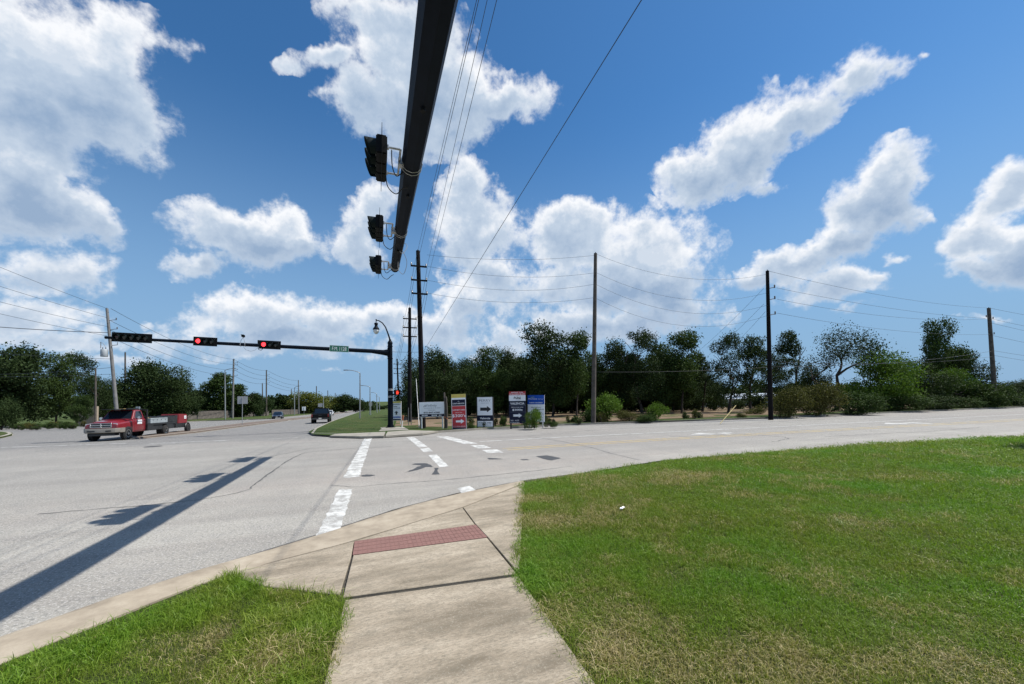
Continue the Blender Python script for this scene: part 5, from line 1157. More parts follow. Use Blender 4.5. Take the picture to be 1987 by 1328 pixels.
def car(name, label, cat, loc, rz, paint, kind):
    t = thing(name, label, cat, loc, rz)
    if kind == 'pickup':
        S = [(2.75,.78,.62,.95),(2.6,.90,.50,1.02),(1.2,.99,.46,1.12),(.9,1.0,.46,1.14),(-.9,1.0,.46,1.14),(-2.55,1.0,.46,1.13),(-2.78,.985,.50,1.12),(-2.80,.97,.55,1.10)]; gb, gt = (-1.05,1.25,.92,1.10), (-.85,.55,.74,1.84); wx, wr = (1.75,-1.75), .40
    else:
        S = [(2.28,.66,.40,.62),(2.15,.82,.28,.72),(1.3,.89,.24,.86),(.7,.90,.24,.92),(-1.4,.90,.26,.95),(-2.1,.84,.32,.93),(-2.28,.74,.42,.80)]; gb, gt = (-1.75,1.05,.84,.90), (-1.0,.15,.62,1.44); wx, wr = (1.38,-1.38), .33
    mb = MB(); mb.loft([ring(x, [(0,zt),(w*.75,zt),(w-.06,zt-.04),(w,zt-.16),(w,zb+.14),(w-.06,zb),(0,zb)]) for x, w, zb, zt in S]); body = mb.build('body', paint, t, smooth=True, autos=.55)
    mb = MB(); v = frustum(mb, gb, gt); gh = mb.build('roof', paint, t, bevel=.05, seg=2, smooth=True, autos=.6)
    for idx, nm in (((1,2,6,5),'windshield'),((0,1,5,4),'side_window'),((2,3,7,6),'side_window'),((3,0,4,7),'rear_window')): pane(gh, [v[i] for i in idx], nm, inset=(.07,.12))
    L_ = S[0][0]; 
    for s_ in (-1,1):
        for x in wx:
            wheel(t, x, s_*(S[3][1]-.14), wr, .24, s_)
            mb = MB(); mb.lathe([(wr*1.14,0),(wr*1.14,.02)], 20, (x,s_*S[3][1]-.008,wr+.02), 'Y'); mb.build('wheel_arch', 'black_metal', body)
        mb = MB(); mb.box((.45,s_*(S[3][1]+.10),gb[3]+.10), (.12,.20,.13)); mb.build('mirror', paint, body, bevel=.02)
        if kind == 'pickup':
            mb = MB(); mb.box((-2.795,s_*.88,.95), (.03,.15,.34)); mb.build('tail_light', 'tail_red', body); mb = MB(); mb.box((2.62,s_*.68,.86), (.2,.3,.18)); mb.build('headlight', 'headlamp', body)
        else:
            mb = MB(); mb.box((2.10,s_*.62,.66), (.16,.36,.12), Matrix.Rotation(R(-12*s_), 3, 'Z')); mb.build('headlight', 'headlamp', body, bevel=.02); mb = MB(); mb.box((-2.18,s_*.62,.76), (.16,.34,.14)); mb.build('tail_light', 'tail_red', body)
    if kind == 'pickup':
        mb = MB(); mb.box((-2.80,0,.86), (.03,1.50,.46)); tg = mb.build('tailgate', paint, body, bevel=.012); mb = MB(); mb.box((-2.82,0,.98), (.02,.34,.07)); mb.build('handle', 'black_metal', tg)
        mb = MB(); mb.box((-2.90,0,.58), (.18,1.86,.20)); bp = mb.build('rear_bumper', 'bumper_dark', t, bevel=.03); mb = MB(); mb.box((-2.995,0,.60), (.008,.32,.16)); mb.build('number_plate', 'plate', bp)
        mb = MB()
        for s_ in (-1,1): mb.box((-1.85,s_*.93,1.13), (1.75,.10,.05))
        mb.box((-1.05,0,1.1), (.1,1.8,.1)); mb.build('bed_rail', 'black_metal', body); mb = MB(); mb.box((2.72,0,.80), (.10,1.1,.30)); mb.build('grille', 'black_metal', body)
    else:
        mb = MB(); mb.box((2.20,0,.46), (.14,1.1,.18)); mb.build('grille', 'black_metal', body, bevel=.02); mb = MB(); mb.box((2.285,0,.45), (.01,.32,.13)); mb.build('number_plate', 'plate', body)
    return t
p = G(624,820.5); p2 = at_depth(624.5, 49); car('pickup_truck', 'black pickup truck driving away, seen from behind beside the grass verge', 'pickup', (p2.x, p2.y, gz(p2.y)+.0), R(93), 'black_paint', 'pickup').rotation_euler = (0, math.atan(.018), R(93))
p2 = at_depth(539.5, 80); car('sedan', 'dark blue-black sedan with pale headlights coming towards the junction', 'car', (p2.x, p2.y, gz(p2.y)), R(-84), 'navy_paint', 'sedan')
p2 = at_depth(640.5, 108); car('sedan', 'white car half hidden behind the black pickup truck', 'car', (p2.x, p2.y, gz(p2.y)), R(-86), 'white_paint_car', 'sedan')

# ------------------------------------------------------------------ trees and bushes
def leaf_mesh(name, pts, size, mat_, rng, flat=.0):
    """one quad leaf spray per point; every vertex carries a tint so that clumps vary"""
    n = len(pts); pts = np.asarray(pts)
    d = rng.normal(size=(n,3)); d /= np.linalg.norm(d, axis=1)[:,None]
    e = rng.normal(size=(n,3)); e -= d*(e*d).sum(1)[:,None]; e /= np.linalg.norm(e, axis=1)[:,None]
    s = size*rng.uniform(.55,1.35,n)[:,None]
    a, b = d*s*.5, e*s*.42
    v = np.stack([pts-a, pts+b*.9-a*.1, pts+a, pts-b*.9-a*.1], 1).reshape(-1,3)
    f = np.arange(n*4).reshape(n,4)
    me = bpy.data.meshes.new(name); me.from_pydata(v.tolist(), [], f.tolist()); me.materials.append(MAT[mat_])
    tint = me.attributes.new('tint', 'FLOAT', 'POINT')
    cl = .5+.5*np.sin(pts[:,0]*1.9+1)*np.sin(pts[:,1]*1.7)*np.sin(pts[:,2]*2.1+.5)
    tv = np.clip(.55*cl+.45*rng.random(n), 0, 1)
    tint.data.foreach_set('value', np.repeat(tv, 4).astype(np.float32)); return me
def grow(rng, base, dirv, length, rad, depth, maxd, segs, tips, spread=.6, up=.25):
    """recursive limb; appends (points, radii) to segs and end points to tips"""
    pts = [Vector(base)]; d = Vector(dirv).normalized(); n = 4
    for i in range(n):
        d = (d+Vector(rng.normal(size=3))*.13+Vector((0,0,up*.12))).normalized(); pts.append(pts[-1]+d*(length/n))
    segs.append((pts, [rad*(1-.55*i/n) for i in range(n+1)]))
    if depth >= 2 and depth < maxd: tips.append(pts[-1]); tips.append(pts[2])
    if depth >= maxd:
        tips.append(pts[-1]); tips.append(pts[-2]); return
    k = int(rng.integers(2,4)) if depth else int(rng.integers(3,5))
    for j in range(k):
        a = rng.uniform(0, 2*math.pi); side = Vector((math.cos(a), math.sin(a), rng.uniform(-.05,.5)))
        nd = (d*(1-spread)+side*spread).normalized(); st = pts[-1] if j < 2 else pts[int(rng.integers(2,4))]
        grow(rng, st, nd, length*rng.uniform(.55,.78), rad*.52, depth+1, maxd, segs, tips, spread, up)
def tree_proto(kind, seed, H, Rc, leafm, n_leaf, size, bark='bark', trunk_frac=.3, trunk_r=.17, conical=0.0, lobe=(.22,.52), K0=15):
    rng = np.random.default_rng(seed); segs = []; tips = []; th = H*trunk_frac
    if kind == 'sparse':
        grow(rng, (0,0,0), (.03,.02,1), th, trunk_r, 0, 4, segs, tips, .60, .25)
        # scale limbs to fill the wanted size
        mx = max(t.z for t in tips); mr = max(math.hypot(t.x, t.y) for t in tips); sz, sr = H*.94/mx, Rc*.92/mr
        segs = [([Vector((p.x*sr, p.y*sr, p.z*sz)) for p in s], r) for s, r in segs]; tips = [Vector((t.x*sr, t.y*sr, t.z*sz)) for t in tips]
        P_ = []; per = max(1, n_leaf//len(tips))
        for t in tips:
            c = rng.normal(size=(per,3))*np.array([.55,.55,.42])*max(.7, Rc/4.2); P_.append(np.array(t)+c)
        P_ = np.concatenate(P_)
    else:
        lean = rng.uniform(-.05,.05,2)
        grow(rng, (0,0,0), (lean[0],lean[1],1), th, trunk_r, 0, 2, segs, tips, .5, .5)
        mx = max(t.z for t in tips); mr = max(math.hypot(t.x, t.y) for t in tips); sz, sr = H*.80/mx, Rc*.75/mr
        segs = [([Vector((p.x*sr, p.y*sr, p.z*sz)) for p in s], r) for s, r in segs]
        low = th*.30 if kind == 'tree' else .05*H
        K = K0 if kind == 'tree' else 12; P_ = []; ax = rng.uniform(0, 6.28); sk = Rc*rng.uniform(.1,.3)
        lobes = []
        for k in range(K):
            u = (k+.5)/K; z = low+(H-low)*(.10+.82*u)
            prof = math.sin(math.pi*min(.98, max(.06, (.22+.74*u) if kind == 'tree' else (.35+.6*u))))**.7*(1-conical*u)
            a = k*2.4+rng.uniform(-.5,.5); rr = Rc*prof*rng.uniform(.15,.85)
            lobes.append((np.array([rr*math.cos(a)+sk*math.cos(ax+u*3), rr*math.sin(a)+sk*math.sin(ax+u*3), z+rng.uniform(-.05,.05)*H]), Rc*rng.uniform(*lobe)*(1-.45*conical*u)))
        tot = sum(r**2 for _, r in lobes)
        for c, r in lobes:
            m_ = int(n_leaf*r*r/tot); d = rng.normal(size=(m_,3)); d /= np.linalg.norm(d, axis=1)[:,None]
            bump = 1+.22*np.sin(d[:,0]*7+c[0]*3)*np.sin(d[:,1]*6+c[1]*2+1)*np.sin(d[:,2]*8)
            rad = r*bump*np.clip(rng.normal(.86,.20,m_), .25, 1.32)
            P_.append(c+d*rad[:,None]*np.array([1,1,.82]))
        # stray sprigs break the outline
        m_ = n_leaf//14; i = rng.integers(0, len(lobes), m_); d = rng.normal(size=(m_,3)); d /= np.linalg.norm(d, axis=1)[:,None]; d[:,2] = np.abs(d[:,2])*.9
        P_.append(np.array([lobes[j][0] for j in i])+d*np.array([lobes[j][1] for j in i])[:,None]*rng.uniform(1.1,1.5,m_)[:,None])
        P_ = np.concatenate(P_); P_[:,2] = np.maximum(P_[:,2], .03)
    crown = leaf_mesh('crown', P_, size, leafm, rng)
    mb = MB()
    for s, r in segs: mb.tube(s, r, 6 if r[0] > .06 else 4, caps=False)
    trunk = mb.mesh('trunk', bark, smooth=True, fix=False)
    top = float(np.percentile(P_[:,2], 99.3)); rad = float(np.percentile(np.hypot(P_[:,0], P_[:,1]), 96))
    return dict(crown=crown, trunk=trunk, H=top, R=rad, bush=(kind == 'bush'))
PROTO = {
 'oakA': tree_proto('tree', 11, 11, 3.8, 'leaf_dark', 17000, .215), 'oakB': tree_proto('tree', 12, 11, 3.4, 'leaf_dark', 15000, .215, trunk_frac=.36), 'oakC': tree_proto('tree', 13, 10, 3.2, 'leaf_mid', 15000, .20, trunk_frac=.34),
 'oakD': tree_proto('tree', 14, 10, 4.2, 'leaf_dark', 16000, .215, trunk_frac=.24), 'oakE': tree_proto('tree', 15, 11, 3.0, 'leaf_mid', 12000, .20, trunk_frac=.42),
 'thinA': tree_proto('tree', 21, 11, 3.4, 'leaf_dark', 9500, .17, trunk_frac=.34, trunk_r=.2, lobe=(.16,.36), K0=20), 'thinB': tree_proto('tree', 22, 10, 3.2, 'leaf_dark', 8500, .17, trunk_frac=.36, trunk_r=.18, lobe=(.15,.36), K0=20), 'thinC': tree_proto('sparse', 23, 10, 4.6, 'leaf_dark', 6500, .16, bark='bark', trunk_frac=.26, trunk_r=.30),
 'brightA': tree_proto('bush', 31, 6.5, 3.2, 'leaf_bright', 14000, .17), 'cone': tree_proto('tree', 41, 11, 4.0, 'leaf_mid', 12000, .30, trunk_frac=.12, conical=.65),
 'bushG': tree_proto('bush', 51, 2.6, 1.8, 'leaf_bright', 5200, .13), 'bushO': tree_proto('bush', 52, 3.2, 2.6, 'leaf_olive', 8500, .15), 'bushD': tree_proto('bush', 53, 3.0, 2.4, 'leaf_mid', 7500, .16), 'bushB': tree_proto('bush', 54, 3.2, 2.5, 'leaf_dark', 6500, .2),
 'yellow': tree_proto('tree', 61, 9, 4.6, 'leaf_yellow', 7000, .42, trunk_frac=.12), 'shade': tree_proto('tree', 62, 11, 4.5, 'leaf_dark', 15000, .30, trunk_frac=.16), 'round': tree_proto('tree', 63, 7, 4.0, 'leaf_dark', 6000, .42, trunk_frac=.26),
 'weed': tree_proto('bush', 71, 1.0, .55, 'leaf_mid', 700, .10), 'weedO': tree_proto('bush', 72, 1.0, .6, 'leaf_olive', 700, .10),
}
prng = random.Random(5)
def plant(kind, label, x, D, ytop, half_px, group, name=None, cat=None, zoff=.08, rot=None):
    """plant a tree below photo column x at depth D: height from its top row, spread from its half width"""
    pr = PROTO[kind]; b = at_depth(x, D); z0 = gz(b.y)+zoff; h = (max(.3, zat(x, ytop, b)-z0) if ytop else prng.uniform(.35,.9)); r = half_px*D/FPX
    nm = name or ('bush' if pr['bush'] else 'tree'); t = thing(nm, label, cat or nm.split('_')[-1], (b.x, b.y, z0), rot if rot is not None else prng.uniform(0, 6.28), group)
    sz, sr = h/pr['H'], r/pr['R']; t.scale = (sr, sr, sz)
    part('trunk' if not pr['bush'] else 'stem', pr['trunk'], t); part('crown' if not pr['bush'] else 'foliage', pr['crown'], t); return t
GR = 'trees in the wood behind the field'
W_ = 'dark broadleaf tree in the dense wood '
front = [
 ('oakB', W_+'behind the white land sign, rounded top', 848, 50, 681, 38), ('oakD', 'low dark tree filling in beside the tall dark pole', 815, 54, 722, 34), ('oakA', W_+'above the red and white builder signs', 905, 54, 716, 42),
 ('oakC', W_+'above the white arrow sign, double rounded crown', 942, 50, 676, 36), ('oakB', W_+'rising between the arrow sign and the navy sign', 985, 53, 682, 34), ('oakD', 'low dark tree in the wood above the navy sign', 1022, 56, 703, 40),
 ('oakA', 'tallest dark tree of the wood, above the blue sign', 1072, 49, 632, 58), ('oakE', 'slim dark tree close left of the bare wooden pole', 1118, 47, 646, 32), ('oakC', 'dark tree directly behind the bare wooden pole', 1160, 52, 688, 34), ('oakB', 'dark tree right of the bare wooden pole, ragged crown', 1198, 51, 664, 34),
 ('thinA', 'tall airy tree with open top in the middle of the wood', 1246, 49, 641, 40), ('oakC', 'dark tree with brownish tips beside the airy one', 1290, 52, 668, 36), ('oakE', 'tall loose-topped dark tree nearer the bright gap of the wood', 1322, 50, 646, 40), ('thinB', 'thin see-through tree at the right end of the dense wood', 1362, 53, 690, 32),
 ('thinA', 'open-crowned tree with bent trunk left of the dark insulator pole', 1412, 48, 650, 36), ('thinB', 'ragged tree close left of the dark insulator pole', 1456, 47, 655, 36), ('thinA', 'thin tree just behind the dark insulator pole', 1500, 52, 682, 34), ('thinB', 'pale airy tree between the insulator pole and the bare-limbed tree', 1540, 58, 645, 32),
 ('thinC', 'spreading half-bare tree with dark forked limbs above the olive bushes', 1624, 47, 633, 66), ('oakC', 'tall narrow dark tree rising above the thicket', 1826, 55, 622, 36), ('oakD', 'dark tree in the thicket under the tall narrow one', 1868, 54, 676, 36), ('brightA', 'fresh green bushy tree with feathery top in the thicket', 1712, 43, 682, 58),
 ('oakD', 'dark leafy mass right of the fresh green tree', 1778, 46, 700, 48), ('brightA', 'lighter green tree crown in the thicket below the tall narrow tree', 1850, 49, 716, 34), ('oakD', 'dark tree trailing off behind the brown pole in the thicket', 1955, 54, 742, 40), ('oakB', 'dark tree at the far end of the thicket by the road', 2010, 56, 735, 40), ('oakD', 'dark shrubby tree left of the fresh green tree', 1590, 50, 712, 26)]
for kind, lb, x, D, yt, hp in front: plant(kind, lb, x, D, yt, hp*(1.18 if x < 1360 else 1.05), GR)
# second row: deeper in the wood
rows = [(x, 62+prng.uniform(-4,6), 710+prng.uniform(-20,14), 42) for x in range(806, 1376, 25)]
for i, (x, D, yt, hp) in enumerate(rows): plant(('oakD','oakA','shade')[i % 3], 'dark tree standing deep in the wood behind the first row', x, D, yt, hp, 'trees deep in the wood')
for i, x in enumerate(range(812, 1365, 46)): plant('oakD', 'dark tree at the very back of the wood', x, 80, 728+prng.uniform(-8,8), 44, 'trees deep in the wood')
for i, x in enumerate(range(800, 1370, 22)): plant('bushB', 'dark undergrowth bush among the trunks of the wood', x, 62+prng.uniform(-3,8), 762+prng.uniform(-8,12), 20, 'undergrowth in the wood')
for x, yt, D in ((1385,752,58),(1430,774,64),(1470,766,60),(1520,748,56),(1548,738,54),(1575,742,52)): plant('bushB', 'dark low bush in front of the white-roofed shed', x, D, yt, 22, 'undergrowth by the shed')
# roadside bushes
BG = 'roadside bushes'
for kind, lb, x, D, yt, hp in (
 ('bushG','bright green bush around the foot of the bare wooden pole',1172,33,766,38), ('bushD','darker bush left of the bright green one at the bare pole',1142,32.5,795,20), ('bushO','dry olive bush at the field edge right of the bright green bush',1220,32,797,30), ('bushG','small upright green bush in the field edge',1270,32,783,22), ('bushD','low dark bush beside the small upright one',1248,31,805,22),
 ('bushG','leafy shrub growing over the navy and blue signs',1036,26.2,794,19), ('bushD','small dark shrub right of the blue sign',1068,27,818,14), ('bushD','tiny dark weed clump at the foot of the red sign',912,27,823,8),
 ('bushO','olive-brown thicket wrapped round the insulator pole',1530,34,752,46), ('bushO','big olive bush right of the insulator pole',1590,36,744,52), ('bushD','green-olive bush spilling towards the road below the half-bare tree',1650,37,762,48), ('bushD','dark bush beneath the fresh green tree',1740,41,768,46), ('bushB','dark low bush by the road beneath the dark leafy mass',1795,43,764,44), ('bushD','bush beside the road below the lighter green crown',1850,45,770,40), ('bushD','rounded dark bush at the foot of the brown pole',1895,46,742,46), ('bushB','low bush beyond the brown pole foot',1950,48,764,40), ('bushD','last bush by the road at the end of the thicket',2005,50,760,44),
 ('bushO','sparse yellowish bush left of the insulator pole by the field',1462,40,792,18), ('bushO','small dry bush near the yellow guy guard',1438,34,802,10)): plant(kind, lb, x, D, yt, hp, BG, 'bush', 'bush')
for i in range(70):
    x = prng.uniform(880, 1480); D = prng.uniform(27.5, 33) if x < 1300 else prng.uniform(31, 36)
    b = at_depth(x, D)
    if b.y < 26.6: continue
    plant(prng.choice(('weed','weedO','weedO')), 'knee-high weed tuft at the edge of the bare field', x, D, 0, prng.uniform(5,10), 'weeds at the field edge', 'weed', 'weed')
# left side
GL = 'trees along the far road'
for kind, lb, x, D, yt, hp in (
 ('shade','big dark tree mass at the left, nearest the junction',28,60,676,58),('shade','dark tree merging with the big mass, closer to the pale gap',-40,58,688,56),('oakC','airy green tree beside the big dark mass',110,66,690,36),('thinA','thin see-through tree left of the leaning grey pole',152,70,686,36),('oakD','low dark tree behind the tan wall',190,64,728,34),
 ('shade','dense dark tree right of the leaning grey pole',276,72,704,48),('oakD','dark tree behind the truck bed',318,74,716,48),('shade','sloping dark tree behind the red trailer',352,80,736,34),('yellow','light yellow-green tree right of the dark trees',396,118,760,22),('oakD','low tree filling in behind the leaning grey pole',222,74,738,32),('shade','low dark tree between the trailer trees and the pointed tree',384,100,758,26),('oakD','low dark tree behind the board fence',505,124,776,24),
 ('cone','pointed bushy green tree behind the left street lamp',424,104,727,36),('cone','bushy green tree right of the pointed one',462,108,748,34),('shade','dark low tree by the leaning short pole',492,112,764,24),('round','rounded dark tree left of the middle poles',545,170,768,24),('yellow','big yellow-green tree above the dark pole by the pickup',598,170,762,32),('yellow','yellow-green tree behind the pickup',626,185,770,24),
 ('round','round-headed dark tree on short trunks right of the pickup',666,190,767,24),('round','round-headed dark tree at the road bend',690,200,774,22),('round','small round dark tree in the row beyond the pickup',648,215,779,16),('round','far dark tree by the vanishing road',716,300,784,14),('round','tiny far tree at the end of the road',738,420,789,12),('oakD','dark bush-like tree behind the far mast',783,75,768,16),('round','far low tree between the two halves of the road',520,190,782,22),
 ('yellow','pale tree behind the fence between poles',565,200,779,18),('oakC','low tree in front of the tan wall',160,58,768,20),('bushB','dark bush at the left edge by the kerbed island',4,50,776,26)): plant(kind, lb, x, D, yt, hp, GL)
t = plant('oakC', 'young street tree on the lawn beside the cross road', 2130, 12.8, 700, 40, None); t.location = (23.5, 5.5, .1); t.scale = (1.6/PROTO['oakC']['R'],)*2+(5.6/PROTO['oakC']['H'],)  # added just outside the view so that its crown casts a shadow on the lawn
# far wood closing the horizon
def far_wood(name, label, x0, x1, D, ytop, seed, m_='leaf_dark', n=9000, size=1.1):
    rng = np.random.default_rng(seed); xs = rng.uniform(x0, x1, n); P_ = []
    for x, u, w in zip(xs, rng.random(n), rng.uniform(-6,6,n)):
        b = at_depth(x, D); top = PD(x, ytop+5*math.sin(x*.07+seed)+3*math.sin(x*.19), D).z; z0 = gz(b.y); z = z0+(top-z0)*math.sqrt(u)
        P_.append((b.x+w*.6, b.y+w, z))
    me = leaf_mesh(name, P_, size, m_, rng); o = bpy.data.objects.new(name, me); C.objects.link(o); tag(o, label, 'wood', None, 'stuff'); return o
far_wood('distant_wood', 'band of far dark woodland closing the horizon on the right', 1360, 2300, 150, 752, 3, n=12000, size=1.3)
far_wood('distant_wood', 'band of far woodland closing the horizon on the left', -400, 560, 170, 772, 4, n=12000, size=1.4)
far_wood('distant_wood', 'low far tree line at the end of the far road', 500, 860, 430, 786, 5, n=5000, size=2.2)
# buildings glimpsed through gaps, fence, wall
def shed():
    a = at_depth(1330, 92); b = at_depth(1520, 92); d = (b-a); L_ = d.length; rz = math.atan2(d.y, d.x)
    t = thing('shed', 'long low shed with pale blue-white roof glimpsed through the trees', 'building', (a.x, a.y, gz(a.y)), rz); zt = zat(1400, 765, a)-gz(a.y)
    mb = MB(); mb.box((L_/2,4,(zt-1.2)/2), (L_,8,zt-1.2)); w = mb.build('wall', 'wall_grey', t); mb = MB(); mb.prism([(-.6,zt-1.25),(-.6,zt-1.15),(4,zt+.05),(8.6,zt-1.15),(8.6,zt-1.25),(4,zt-.05)], -.4, L_+.4, lambda u, v, h: (h, u, v)); mb.build('roof', 'roof_white', t)
    for k in range(5): mb = MB(); mb.box((L_*(k+.5)/5, -.02, 1.3), (3.2,.06,2.6)); mb.build('door', 'roof_white', w)
shed()
def fence(x0, D0, x1, D1, h, label):
    a, b = at_depth(x0, D0), at_depth(x1, D1); d = b-a; L_ = math.hypot(d.x, d.y); rz = math.atan2(d.y, d.x); z0 = gz(a.y)
    t = thing('fence', label, 'fence', (a.x, a.y, z0+.1), rz, 'board fences'); sl_ = (gz(b.y)-z0)/L_; n = int(L_/2.4)
    mb0 = MB(); mb0.box((0,0,h/2), (.12,.12,h)); pm = mb0.mesh('post', 'fence_wood')
    for k in range(n+1): o = part('post', pm, t); o.location = (k*L_/n, .1, sl_*k*L_/n)
    for k in range(n):
        mb = MB(); w = L_/n
        for j in range(14): mb.box((w*(j+.5)/14, 0, h/2+.04*math.sin(j*2.3+k)), (w/14-.015, .025, h))
        mb.box((w/2,.05,.4), (w,.05,.09)); mb.box((w/2,.05,h-.4), (w,.05,.09)); o = mb.build('boards', 'fence_wood', t); o['kind'] = 'stuff'; o.location = (k*w, 0, sl_*k*w)
fence(365, 86, 522, 132, 1.9, 'weathered grey board fence along the verge left of the dark car'); fence(528, 136, 612, 190, 1.9, 'brown board fence continuing behind the dark car')
def tan_wall():
    a, b = at_depth(153, 62), at_depth(184, 60); d = b-a; L_ = math.hypot(d.x, d.y)
    t = thing('garden_wall', 'tan rendered wall block beside the thin pole left of the truck', 'wall', (a.x, a.y, gz(a.y)+.05), math.atan2(d.y, d.x)); zt = zat(170, 793, a)-gz(a.y)
    mb = MB(); mb.box((L_/2,.15,zt/2), (L_,.3,zt)); w = mb.build('wall', 'tan_wall', t, bevel=.02); mb = MB(); mb.box((L_/2,.15,zt+.04), (L_+.12,.42,.08)); mb.build('coping', 'tan_wall', w); mb = MB(); mb.box((L_,.15,zt*.55), (.4,.5,zt*1.1)); mb.build('pier', 'tan_wall', t, bevel=.02)
tan_wall()
for i in range(40):
    x = prng.uniform(25, 170); D = prng.uniform(45, 56); plant(prng.choice(('weed','weedO')), 'tall weed tuft on the verge in front of the dark trees', x, D, 0, prng.uniform(5,10), 'weeds on the far verge', 'weed', 'weed')

# ------------------------------------------------------------------ lawn grass: clumps of real blades set out by geometry nodes
def clump_mesh(name, seed, n, rad, hmin, hmax, lean, w):
    rng = np.random.default_rng(seed); V = []; F = []; T = []
    for i in range(n):
        a = rng.uniform(0, 6.283); r = rad*math.sqrt(rng.random()); bx, by = r*math.cos(a), r*math.sin(a)
        h = rng.uniform(hmin, hmax); th = rng.uniform(0, 6.283); l = abs(rng.normal(0, lean))+.15; dx, dy = math.cos(th)*l*h, math.sin(th)*l*h
        ph = rng.uniform(0, 6.283); wx, wy = math.cos(ph)*w*.5, math.sin(ph)*w*.5; b = len(V)
        V += [(bx-wx,by-wy,-.01),(bx+wx,by+wy,-.01),(bx+dx*.4+wx*.8,by+dy*.4+wy*.8,h*.62),(bx+dx*.4-wx*.8,by+dy*.4-wy*.8,h*.62),(bx+dx*1.15,by+dy*1.15,h*max(.35,1-.35*l))]
        F += [(b,b+1,b+2,b+3),(b+3,b+2,b+4)]; T += [rng.random()]*5
    me = bpy.data.meshes.new(name); me.from_pydata(V, [], F); me.materials.append(MAT['grass_blade']); at = me.attributes.new('tint', 'FLOAT', 'POINT'); at.data.foreach_set('value', np.array(T, dtype=np.float32)); return me
def clump_set(cname, meshes):
    col = bpy.data.collections.new(cname)
    for i, me in enumerate(meshes): col.objects.link(bpy.data.objects.new(me.name, me))
    return col
SHORT = clump_set('short_clumps', [clump_mesh('blade_clump', 100+i, 55, .15, .022, .066, .85, .0045) for i in range(5)])
TALL = clump_set('tall_clumps', [clump_mesh('tall_blade_clump', 200+i, 42, .13, .06, .18, .55, .0055) for i in range(5)])
def in_poly(poly, x, y):
    c = np.zeros(len(x), bool); n = len(poly); j = n-1
    for i in range(n):
        xi, yi, xj, yj = poly[i][0], poly[i][1], poly[j][0], poly[j][1]
        c ^= ((yi > y) != (yj > y)) & (x < (xj-xi)*(y-yi)/((yj-yi) if abs(yj-yi) > 1e-12 else 1e-12)+xi); j = i
    return c
DRY = [(1058,1010,.70,.85),(1040,970,.45,.7),(1230,1245,.55,.5),(1330,1310,.45,.5),(1110,1185,.4,.4),(1300,930,1.3,.55),(1200,940,.9,.6),(1560,1310,.6,.45),(1800,1300,.7,.45),(1900,1215,.5,.3),(385,1242,.35,.7),(560,1300,.4,.35),(1150,1120,.5,.35),(1260,1040,.5,.35),(150,1300,.5,.35),(1050,930,.5,.3)]
DRY = [(GN_(x, y), r, a) for x, y, r, a in DRY]
def dryness(x, y):
    v = np.zeros(len(x))
    for c, r, a in DRY: v = np.maximum(v, a*np.exp(-((x-c.x)**2+(y-c.y)**2)/(r*r)))
    return v
def scatter(name, label, pts, scale, rz, dry, col):
    me = bpy.data.meshes.new(name); me.from_pydata(pts, [], [])
    n = len(pts); rng = np.random.default_rng(n)
    def attr(nm, ty, data, key='value'): a = me.attributes.new(nm, ty, 'POINT'); a.data.foreach_set(key, np.asarray(data, dtype=np.float32).ravel() if ty != 'INT' else np.asarray(data, dtype=np.int32))
    attr('csize', 'FLOAT_VECTOR', scale, 'vector'); rot = np.zeros((n,3)); rot[:,2] = rz; rot[:,:2] = rng.normal(0,.10,(n,2)); attr('crot', 'FLOAT_VECTOR', rot, 'vector'); attr('dry', 'FLOAT', dry); attr('pick', 'INT', rng.integers(0, 5, n))
    o = bpy.data.objects.new(name, me); C.objects.link(o)
    ng = bpy.data.node_groups.new(name+'_nodes', 'GeometryNodeTree'); ng.interface.new_socket('Geometry', in_out='INPUT', socket_type='NodeSocketGeometry'); ng.interface.new_socket('Geometry', in_out='OUTPUT', socket_type='NodeSocketGeometry')
    N = ng.nodes.new; L = ng.links.new; gi, go = N('NodeGroupInput'), N('NodeGroupOutput'); ip = N('GeometryNodeInstanceOnPoints'); ci = N('GeometryNodeCollectionInfo'); ci.inputs['Collection'].default_value = col; ci.inputs['Separate Children'].default_value = True
    def na(nm, ty): q = N('GeometryNodeInputNamedAttribute'); q.data_type = ty; q.inputs['Name'].default_value = nm; return q.outputs[0]
    L(gi.outputs[0], ip.inputs['Points']); L(ci.outputs[0], ip.inputs['Instance']); ip.inputs['Pick Instance'].default_value = True
    L(na('pick','INT'), ip.inputs['Instance Index']); L(na('crot','FLOAT_VECTOR'), ip.inputs['Rotation']); L(na('csize','FLOAT_VECTOR'), ip.inputs['Scale']); L(ip.outputs[0], go.inputs[0])
    md = o.modifiers.new('scatter', 'NODES'); md.node_group = ng; tag(o, label, 'grass', None, 'stuff'); return o
def lawn_points(poly, box, dens_fn, size_fn, seed, inset=.02):
    rng = np.random.default_rng(seed); out = []
    x0, x1, y0, y1 = box; cell = 1.0
    P_ = []
    for ix in np.arange(x0, x1, cell):
        for iy in np.arange(y0, y1, cell):
            d = math.hypot(ix+.5, iy+.5); k = rng.poisson(dens_fn(d)); P_.append(np.stack([ix+rng.random(k), iy+rng.random(k)], 1))
    P_ = np.concatenate(P_); m_ = in_poly([(p[0], p[1]) for p in poly], P_[:,0], P_[:,1]); P_ = P_[m_]
    d = np.hypot(P_[:,0], P_[:,1]); s = size_fn(d); return P_, d, s, rng
_s = lambda d: np.clip(1.0+(np.asarray(d)-4.5)*.13, 1.0, 3.4)
P_, d, s, rng = lawn_points(lawnR, (0, 34, -2, 11), lambda d: 185/float(_s(d))**1.7, _s, 1)
_e = np.array([seg_dist(Vector((x, y)), NEAR) for x, y in P_]); k_ = _e > .20+.32*np.exp(-((P_[:,0]-8.0)/2.8)**2)*(.8+.4*np.sin(P_[:,0]*5)); P_, s = P_[k_], s[k_]
